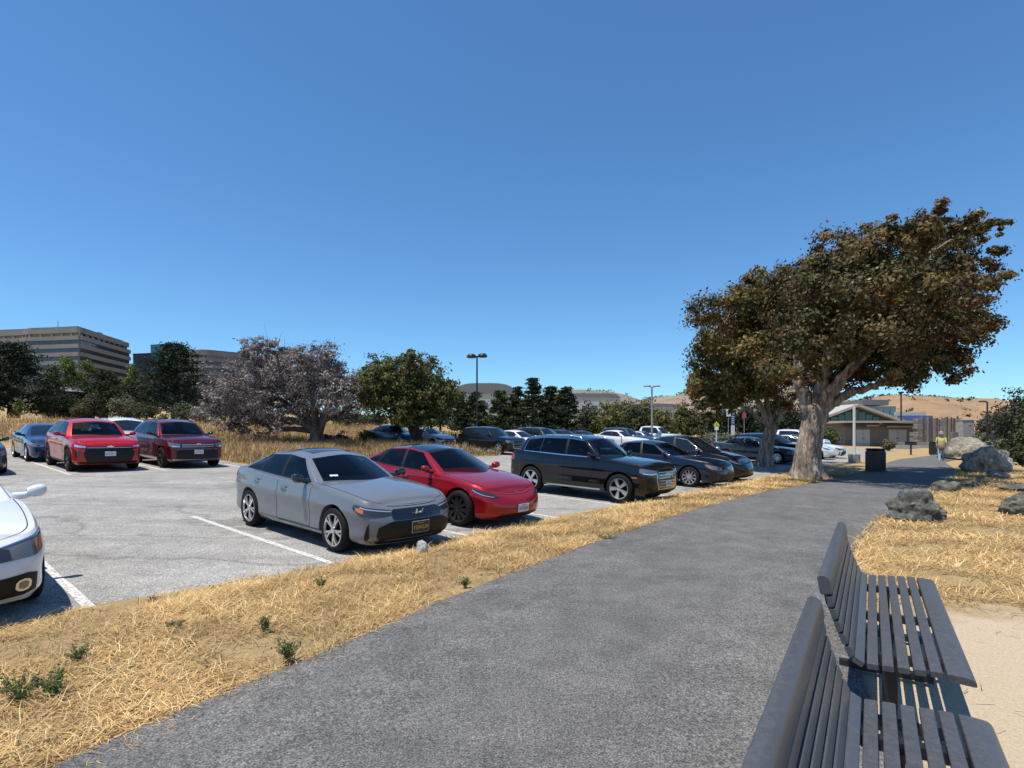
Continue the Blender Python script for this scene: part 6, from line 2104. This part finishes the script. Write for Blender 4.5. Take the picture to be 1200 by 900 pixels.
# red kerb of the planted island, pale kerb line across the field
def kerb_line(name, pts, m, label, h=.14, w=.2):
    P = []
    for (x, y) in pts:
        P.append((x, y))
    P = np.array(P)
    T = np.gradient(P, axis=0); T /= np.linalg.norm(T, axis=1)[:, None]
    N = np.stack([-T[:, 1], T[:, 0]], 1)
    rows = []
    for p, n_ in zip(P, N):
        z = gz(*p)
        rows.append([(*(p - n_ * w / 2), z - .1), (*(p - n_ * w / 2), z + h), (*(p + n_ * w / 2), z + h), (*(p + n_ * w / 2), z - .1)])
    mb = MB(); mb.grid(rows); o = mb.build(name, m)
    bm = bmesh.new(); bm.from_mesh(o.data); bmesh.ops.recalc_face_normals(bm, faces=bm.faces); bm.to_mesh(o.data); bm.free()
    tag(o, label, None, None, 'structure')
kp = [(RX(px, 47), 47 + dy) for px, dy in ((832, .8), (842, .2), (852, 0), (862, .3), (872, 1.2), (880, 2.6))]
kerb_line('kerb', kp, M['kerb_red'], 'red painted kerb of the planted island')
kerb_line('kerb', [tuple((PC + 44 * U + t * W)) for t in np.linspace(16, 44, 16)], M['concrete'], 'pale concrete kerb across the dry field', .2, .5)
kerb_line('kerb', [tuple((PC + (25.5) * U + t * W)) for t in np.linspace(6.5, 19, 8)], M['concrete'], 'low pale kerb beyond the grey tree', .12, .3)

# ------------------------------------------------------------------ people
def person(loc, heading, h, label, shirt, trousers, hat, bag=None):
    root = empty('person', loc, (0, 0, heading)); tag(root, label, 'person')
    k = h / 1.72
    me = bpy.data.meshes.new('body')
    J = [(0, 0, .95), (0, .0, 1.15), (0, 0, 1.40), (0, 0, 1.50), (0, .02, 1.58), (0, .02, 1.68),
         (.09, 0, .90), (.10, .08, .50), (.10, .02, .08), (.10, .14, .04), (-.09, 0, .90), (-.10, -.06, .50), (-.10, -.22, .10), (-.10, -.12, .04),
         (.19, 0, 1.40), (.24, -.04, 1.14), (.23, .10, .92), (.23, .15, .84), (-.19, 0, 1.40), (-.24, .02, 1.14), (-.23, -.04, .90), (-.23, -.04, .82)]
    Rr = [.15, .13, .14, .06, .075, .09, .085, .06, .042, .035, .085, .06, .042, .035, .06, .042, .032, .03, .06, .042, .032, .03]
    Ed = [(0, 1), (1, 2), (2, 3), (3, 4), (4, 5), (0, 6), (6, 7), (7, 8), (8, 9), (0, 10), (10, 11), (11, 12), (12, 13), (2, 14), (14, 15), (15, 16), (16, 17), (2, 18), (18, 19), (19, 20), (20, 21)]
    me.from_pydata([tuple(np.array(j) * k) for j in J], Ed, [])
    o = bpy.data.objects.new('body', me); COL.objects.link(o); o.parent = root
    sk = o.modifiers.new('skin', 'SKIN')
    for v, r in zip(me.skin_vertices[0].data, Rr): v.radius = (r * k, r * k * .85)
    me.skin_vertices[0].data[0].use_root = True
    o.modifiers.new('sub', 'SUBSURF').levels = 2
    me.materials.append(mat('skin tone', (.42, .26, .18), .6))
    def tubes(name, chains, m, grow):
        mb = MB()
        for ch in chains:
            pts = np.array([J[i] for i in ch]) * k
            mb.tube(pts, [(Rr[i] + grow) * k for i in ch], 10)
        mb.build(name, m, root, smooth=70)
    mb = MB(); mb.tube(np.array([(0, 0, .88), (0, 0, 1.0), (0, 0, 1.2), (0, 0, 1.38), (0, 0, 1.47)]) * k, np.array([.175, .17, .175, .18, .08]) * k, 12)
    for ch in ((2, 14, 15), (2, 18, 19)):
        mb.tube(np.array([J[i] for i in ch]) * k, [(Rr[i] + .02) * k for i in ch], 8)
    mb.build('shirt', mat('shirt ' + label[:6], shirt, .8), root, smooth=70)
    mb = MB()
    for ch in ((0, 6, 7, 8), (0, 10, 11, 12)):
        mb.tube(np.array([J[i] for i in ch]) * k, [(Rr[i] + .022) * k for i in ch], 8)
    mb.build('trousers', mat('trousers ' + label[:6], trousers, .8), root, smooth=70)
    mb = MB(); mb.lathe([(0, .20), (.09, .17), (.115, .08), (.11, .03), (.19, .02), (.19, .005), (0, .0)], 14, c=(0, .02 * k, 1.66 * k)); mb.build('hat', mat('hat ' + label[:6], hat, .8), root, smooth=50)
    if bag:
        mb = MB(); mb.tube(np.array([(.17, -.02, .98), (.10, -.17, .94), (-.10, -.17, .94), (-.17, -.02, .98), (-.1, .14, 1.0), (.1, .14, 1.0), (.17, -.02, .98)]) * k, .06 * k, 8)
        mb.box((0, -.19 * k, .84 * k), (.3 * k, .07 * k, .34 * k), bev=.03); mb.build('tied_jacket', mat('jacket ' + label[:6], bag, .8), root, smooth=60)
    for i in (9, 13):
        mb = MB(); x, y, z = np.array(J[i]) * k
        mb.box((x, y - .03, max(z, .045)), (.09, .26, .09), bev=.03); mb.build('shoe', M['plate_white'], root)
g0 = GH(1103, 540.5)
person((g0.x, g0.y, .015), R(-35), 1.62, 'person in pale yellow top, light jeans and hat walking away on the path', (.55, .48, .20), (.30, .42, .50), (.33, .31, .30), (.22, .13, .10))
g0 = G(1164, 50); 
person((g0[0], g0[1], .015), R(-40), 1.72, 'person in dark clothes farther along the path beyond the boulders', (.04, .04, .06), (.05, .05, .06), (.10, .09, .10))

# ------------------------------------------------------------------ straw, dry grass and weeds
STRAW = np.array([(.57, .385, .165), (.48, .315, .125), (.63, .46, .22), (.40, .255, .10), (.29, .185, .085), (.68, .53, .29)])
def blades(name, X, Y, Z, length, width, lie, rng, pal, clump_c=None, bend=.25):
    """bent blades; lie 1 = lying flat, 0 = upright"""
    n = len(X)
    an = rng.uniform(0, 2 * math.pi, n)
    el = (1 - lie) * R(75) + lie * R(4) + rng.normal(size=n) * R(4 + 9 * (1 - np.mean(lie)))
    el = np.clip(el, R(-2), R(88))
    L = length * rng.uniform(.5, 1.4, n)
    d = np.stack([np.cos(an) * np.cos(el), np.sin(an) * np.cos(el), np.sin(el)], 1)
    s = np.stack([-np.sin(an), np.cos(an), 0 * an], 1) * (width * rng.uniform(.6, 1.4, n))[:, None]
    B = np.stack([X, Y, Z], 1)
    mid = B + d * (L * .5)[:, None]; mid[:, 2] += L * bend * .25
    side = np.stack([-np.sin(an), np.cos(an), 0 * an], 1) * (rng.normal(size=n) * L * .18)[:, None]
    tip = B + d * L[:, None] + side; tip[:, 2] -= L * bend * .35
    tip[:, 2] = np.maximum(tip[:, 2], B[:, 2] + .002)
    V = np.stack([B - s, B + s, mid + s * .8, mid - s * .8, tip], 1).reshape(-1, 3)
    i = np.arange(n)[:, None] * 5
    F4 = np.concatenate([i + 0, i + 1, i + 2, i + 3], 1)
    F3 = np.concatenate([i + 3, i + 2, i + 4], 1)
    c = np.array(pal)[rng.integers(0, len(pal), n)] * rng.uniform(.75, 1.25, (n, 1))
    if clump_c is not None: c = c * clump_c[:, None]
    return mesh_arrays(name, V, F4, F3, tint=np.repeat(np.clip(c, 0, .9), 5, 0))
def patchiness(x, y, sc, seed):
    return np.array([mnoise.fractal(Vector((a * sc + seed, b_ * sc, seed * 1.3)), 1, 2, 3) for a, b_ in zip(x, y)])
def straw_area(name, label, n, xr, yr, test, seed, length=.16, width=.0028, fall=1.0):
    rng = np.random.default_rng(seed)
    X = rng.uniform(*xr, n); Y = rng.uniform(*yr, n)
    # denser near the camera, longer and wider strands farther away
    dist = np.hypot(X, Y)
    keep = rng.uniform(size=n) < np.clip((7.0 / np.maximum(dist, 3)) ** fall, .03, 1)
    X, Y = X[keep], Y[keep]
    ok = test(X, Y)
    X, Y = X[ok], Y[ok]
    pt = patchiness(X, Y, 1.1, seed)
    ok = rng.uniform(size=len(X)) < np.clip(.88 + pt * 1.5, .10, 1)
    X, Y, pt = X[ok], Y[ok], pt[ok]
    dist = np.hypot(X, Y)
    k = np.clip(dist / 7, .8, 3.5)
    Z = zground(X, Y) + rng.uniform(-.005, .022, len(X))
    lie = np.clip(rng.beta(8, 1.1, len(X)), 0, 1)
    me = blades(name, X, Y, Z, length * k ** .3, width * k ** .8, lie, rng, STRAW, np.clip(1.03 + pt * .7, .5, 1.3), bend=.12)
    o = link(name, me, M['straw']); tag(o, label, None, None, 'stuff')
    return o
def on_verge(X, Y):
    s, t = st(X, Y)
    jag = .05 * np.sin(t * 3.1) + .06 * np.sin(t * 7.7 + 1)
    return (s < EDGE + .02 + jag) & ~in_poly(X, Y, PATH_POLY) & (Y < X * 3.2 + 40) & left_of(X, Y)
def left_of(X, Y):
    xl = np.interp(Y, PL[:, 1], PL[:, 0])
    return X < xl + .03
def right_of(X, Y):
    xr_ = np.interp(Y, PR[:, 1], PR[:, 0])
    sand = np.hypot(X - 4.2, Y - 3.2) < 2.05 + .35 * np.sin(X * 3) * np.sin(Y * 2.3)
    grav = np.hypot(X - 8.8, Y - 8.3) < 1.0 + .4 * np.sin(X * 5 + 1) * np.sin(Y * 4.3)
    rng = np.random.default_rng(5)
    thin = rng.uniform(size=len(X)) < .04
    return (X > xr_ - .03) & (~sand | thin) & (~grav | (rng.uniform(size=len(X)) < .25))
straw_area('dry_straw', 'mown yellow straw covering the verge between path and car park', 1150000, (-6.5, 14), (2.3, 22), on_verge, 201, fall=.75)
straw_area('dry_straw', 'mown yellow straw covering the slope right of the path', 660000, (2.5, 22), (3.0, 26), right_of, 202, fall=.8)
# uncut tufts in the verge
rng = np.random.default_rng(77)
tx, ty = [], []
for _ in range(160):
    x, y = rng.uniform(-6, 8), rng.uniform(3, 15)
    if on_verge(np.array([x]), np.array([y]))[0]:
        m = rng.integers(14, 60); r_ = rng.uniform(.04, .14)
        tx.append(x + rng.normal(size=m) * r_); ty.append(y + rng.normal(size=m) * r_)
tx, ty = np.concatenate(tx), np.concatenate(ty)
me = blades('standing_straw', tx, ty, zground(tx, ty), .13, .0025, np.clip(rng.normal(.35, .2, len(tx)), 0, .8), rng, STRAW * .8)
tag(link('standing_straw', me, M['straw']), 'brown uncut tufts standing in the verge', None, None, 'stuff')
# loose strands blown over the path edges
rng = np.random.default_rng(78)
k = rng.integers(20, 190, 1500)
side = rng.uniform(size=1500) < .6
base_ = np.where(side[:, None], PL[np.minimum(k, len(PL) - 1)], PR[np.minimum(k, len(PR) - 1)])
off_ = np.abs(rng.normal(size=1500)) * .09
lx = base_[:, 0] + np.where(side, off_, -off_) * .8 + rng.normal(size=1500) * .12
ly = base_[:, 1] - np.where(side, off_, -off_) * .55 + rng.normal(size=1500) * .12
ok = in_poly(lx, ly, PATH_POLY)
lx, ly = lx[ok], ly[ok]
me = blades('loose_straw', lx, ly, np.full(len(lx), .0155), .075, .002, np.full(len(lx), 1.0), rng, STRAW, bend=.03)
tag(link('loose_straw', me, M['straw']), 'loose straw strands blown over the path edges', None, None, 'stuff')
# tall dry grass of the field
def field(name, label, n, srange, trange, h, seed, wid=.012, pal=None):
    rng = np.random.default_rng(seed)
    s = rng.uniform(*srange, n); t = rng.uniform(*trange, n)
    P = PC[None] + s[:, None] * U[None] + t[:, None] * W[None]
    X, Y = P[:, 0], P[:, 1]
    ok = (Y > 5) & ~in_lot(s, t)
    X, Y = X[ok], Y[ok]
    pt = patchiness(X, Y, .35, seed)
    ok = rng.uniform(size=len(X)) < np.clip(.8 + pt * 1.3, .1, 1)
    X, Y, pt = X[ok], Y[ok], pt[ok]
    me = blades(name, X, Y, zground(X, Y), h * np.clip(1 + pt * .8, .4, 1.6), wid, np.clip(rng.normal(.22, .15, len(X)), 0, .7), rng, pal if pal is not None else STRAW * np.array([.66, .66, .70]), np.clip(1 + pt * .6, .5, 1.4))
    tag(link(name, me, M['straw']), label, None, None, 'stuff')
field('tall_dry_grass', 'tall tawny dry grass between the car park and the trees', 45000, (14.2, 30), (5.5, 20), .5, 211)
field('tall_dry_grass', 'tall tawny dry grass behind the parked red cars', 52000, (26.2, 62), (-6, 40), .62, 212, .016)
field('tall_dry_grass', 'tall tawny dry grass at the far left of the field', 24000, (34, 62), (-34, -4), .62, 213, .018)
# greener edge of the field near the maroon car
field('green_field_edge', 'low green weeds along the lot edge', 4500, (14.15, 15.4), (5.6, 14), .22, 214, .008, np.array([(.10, .11, .03), (.16, .15, .05), (.30, .22, .09)]))
# weeds as plants
def weed(px, py, wpx, hpx, seed, label, n=420, pal=((.15, .18, .065), (.20, .23, .09), (.11, .14, .05))):
    g = GH(px, py)
    rng = np.random.default_rng(seed)
    w = wpx / FPX * g.y / 2; h = hpx / FPX * g.y
    root = empty('weed', g); tag(root, label, 'weed', 'green weeds in the verge')
    mb = MB()
    C = []
    for k in range(26):
        a = rng.uniform(0, 6.28); rr = w * rng.uniform(.2, 1.0)
        e = np.array([math.cos(a) * rr, math.sin(a) * rr, h * rng.uniform(.5, 1.1)])
        mb.tube([(0, 0, 0), e * np.array([.4, .4, .6]), e], [.003, .0025, .0015], 4)
        for t in np.linspace(.25, 1, n // 26):
            C.append(e * np.array([t, t, t ** .8]) + rng.normal(size=3) * h * .05)
    mb.build('stem', mat('weed stem', (.12, .13, .05), .8), root)
    C = np.array(C); C[:, 2] = np.maximum(C[:, 2], .01)
    cols = np.array(pal)[rng.integers(0, len(pal), len(C))] * rng.uniform(.7, 1.3, (len(C), 1))
    link('leaves', leaf_mesh('leaves', C, max(.012, h * .085), cols, rng, 0, .35), M['leaf'], root)
for i, (px, py, w, h, lab) in enumerate([(338, 779, 46, 26, 'bushy green weed at the path edge in the verge'), (92, 778, 30, 18, 'green weed in the straw near the white sedan'), (22, 828, 56, 34, 'wide green weed patch at the frame edge'), (62, 822, 40, 30, 'feathery grey green weed beside the wide weed patch'),
        (712, 634, 26, 6, 'flat green weed where verge meets path'), (376, 690, 22, 10, 'grey green weed above the verge middle'), (205, 738, 26, 10, 'low dull weed in the verge'), (310, 742, 14, 18, 'thin upright weed above the bushy one'), (545, 690, 16, 10, 'small weed in the straw near the path'),
        (620, 618, 30, 8, 'low weeds at the lot edge by the red sedan'), (255, 692, 20, 5, 'small weeds along the lot edge before the empty stall'), (180, 706, 18, 7, 'little weed tuft at the lot edge near the white line')]):
    weed(px, py, w, h, 300 + i, lab)
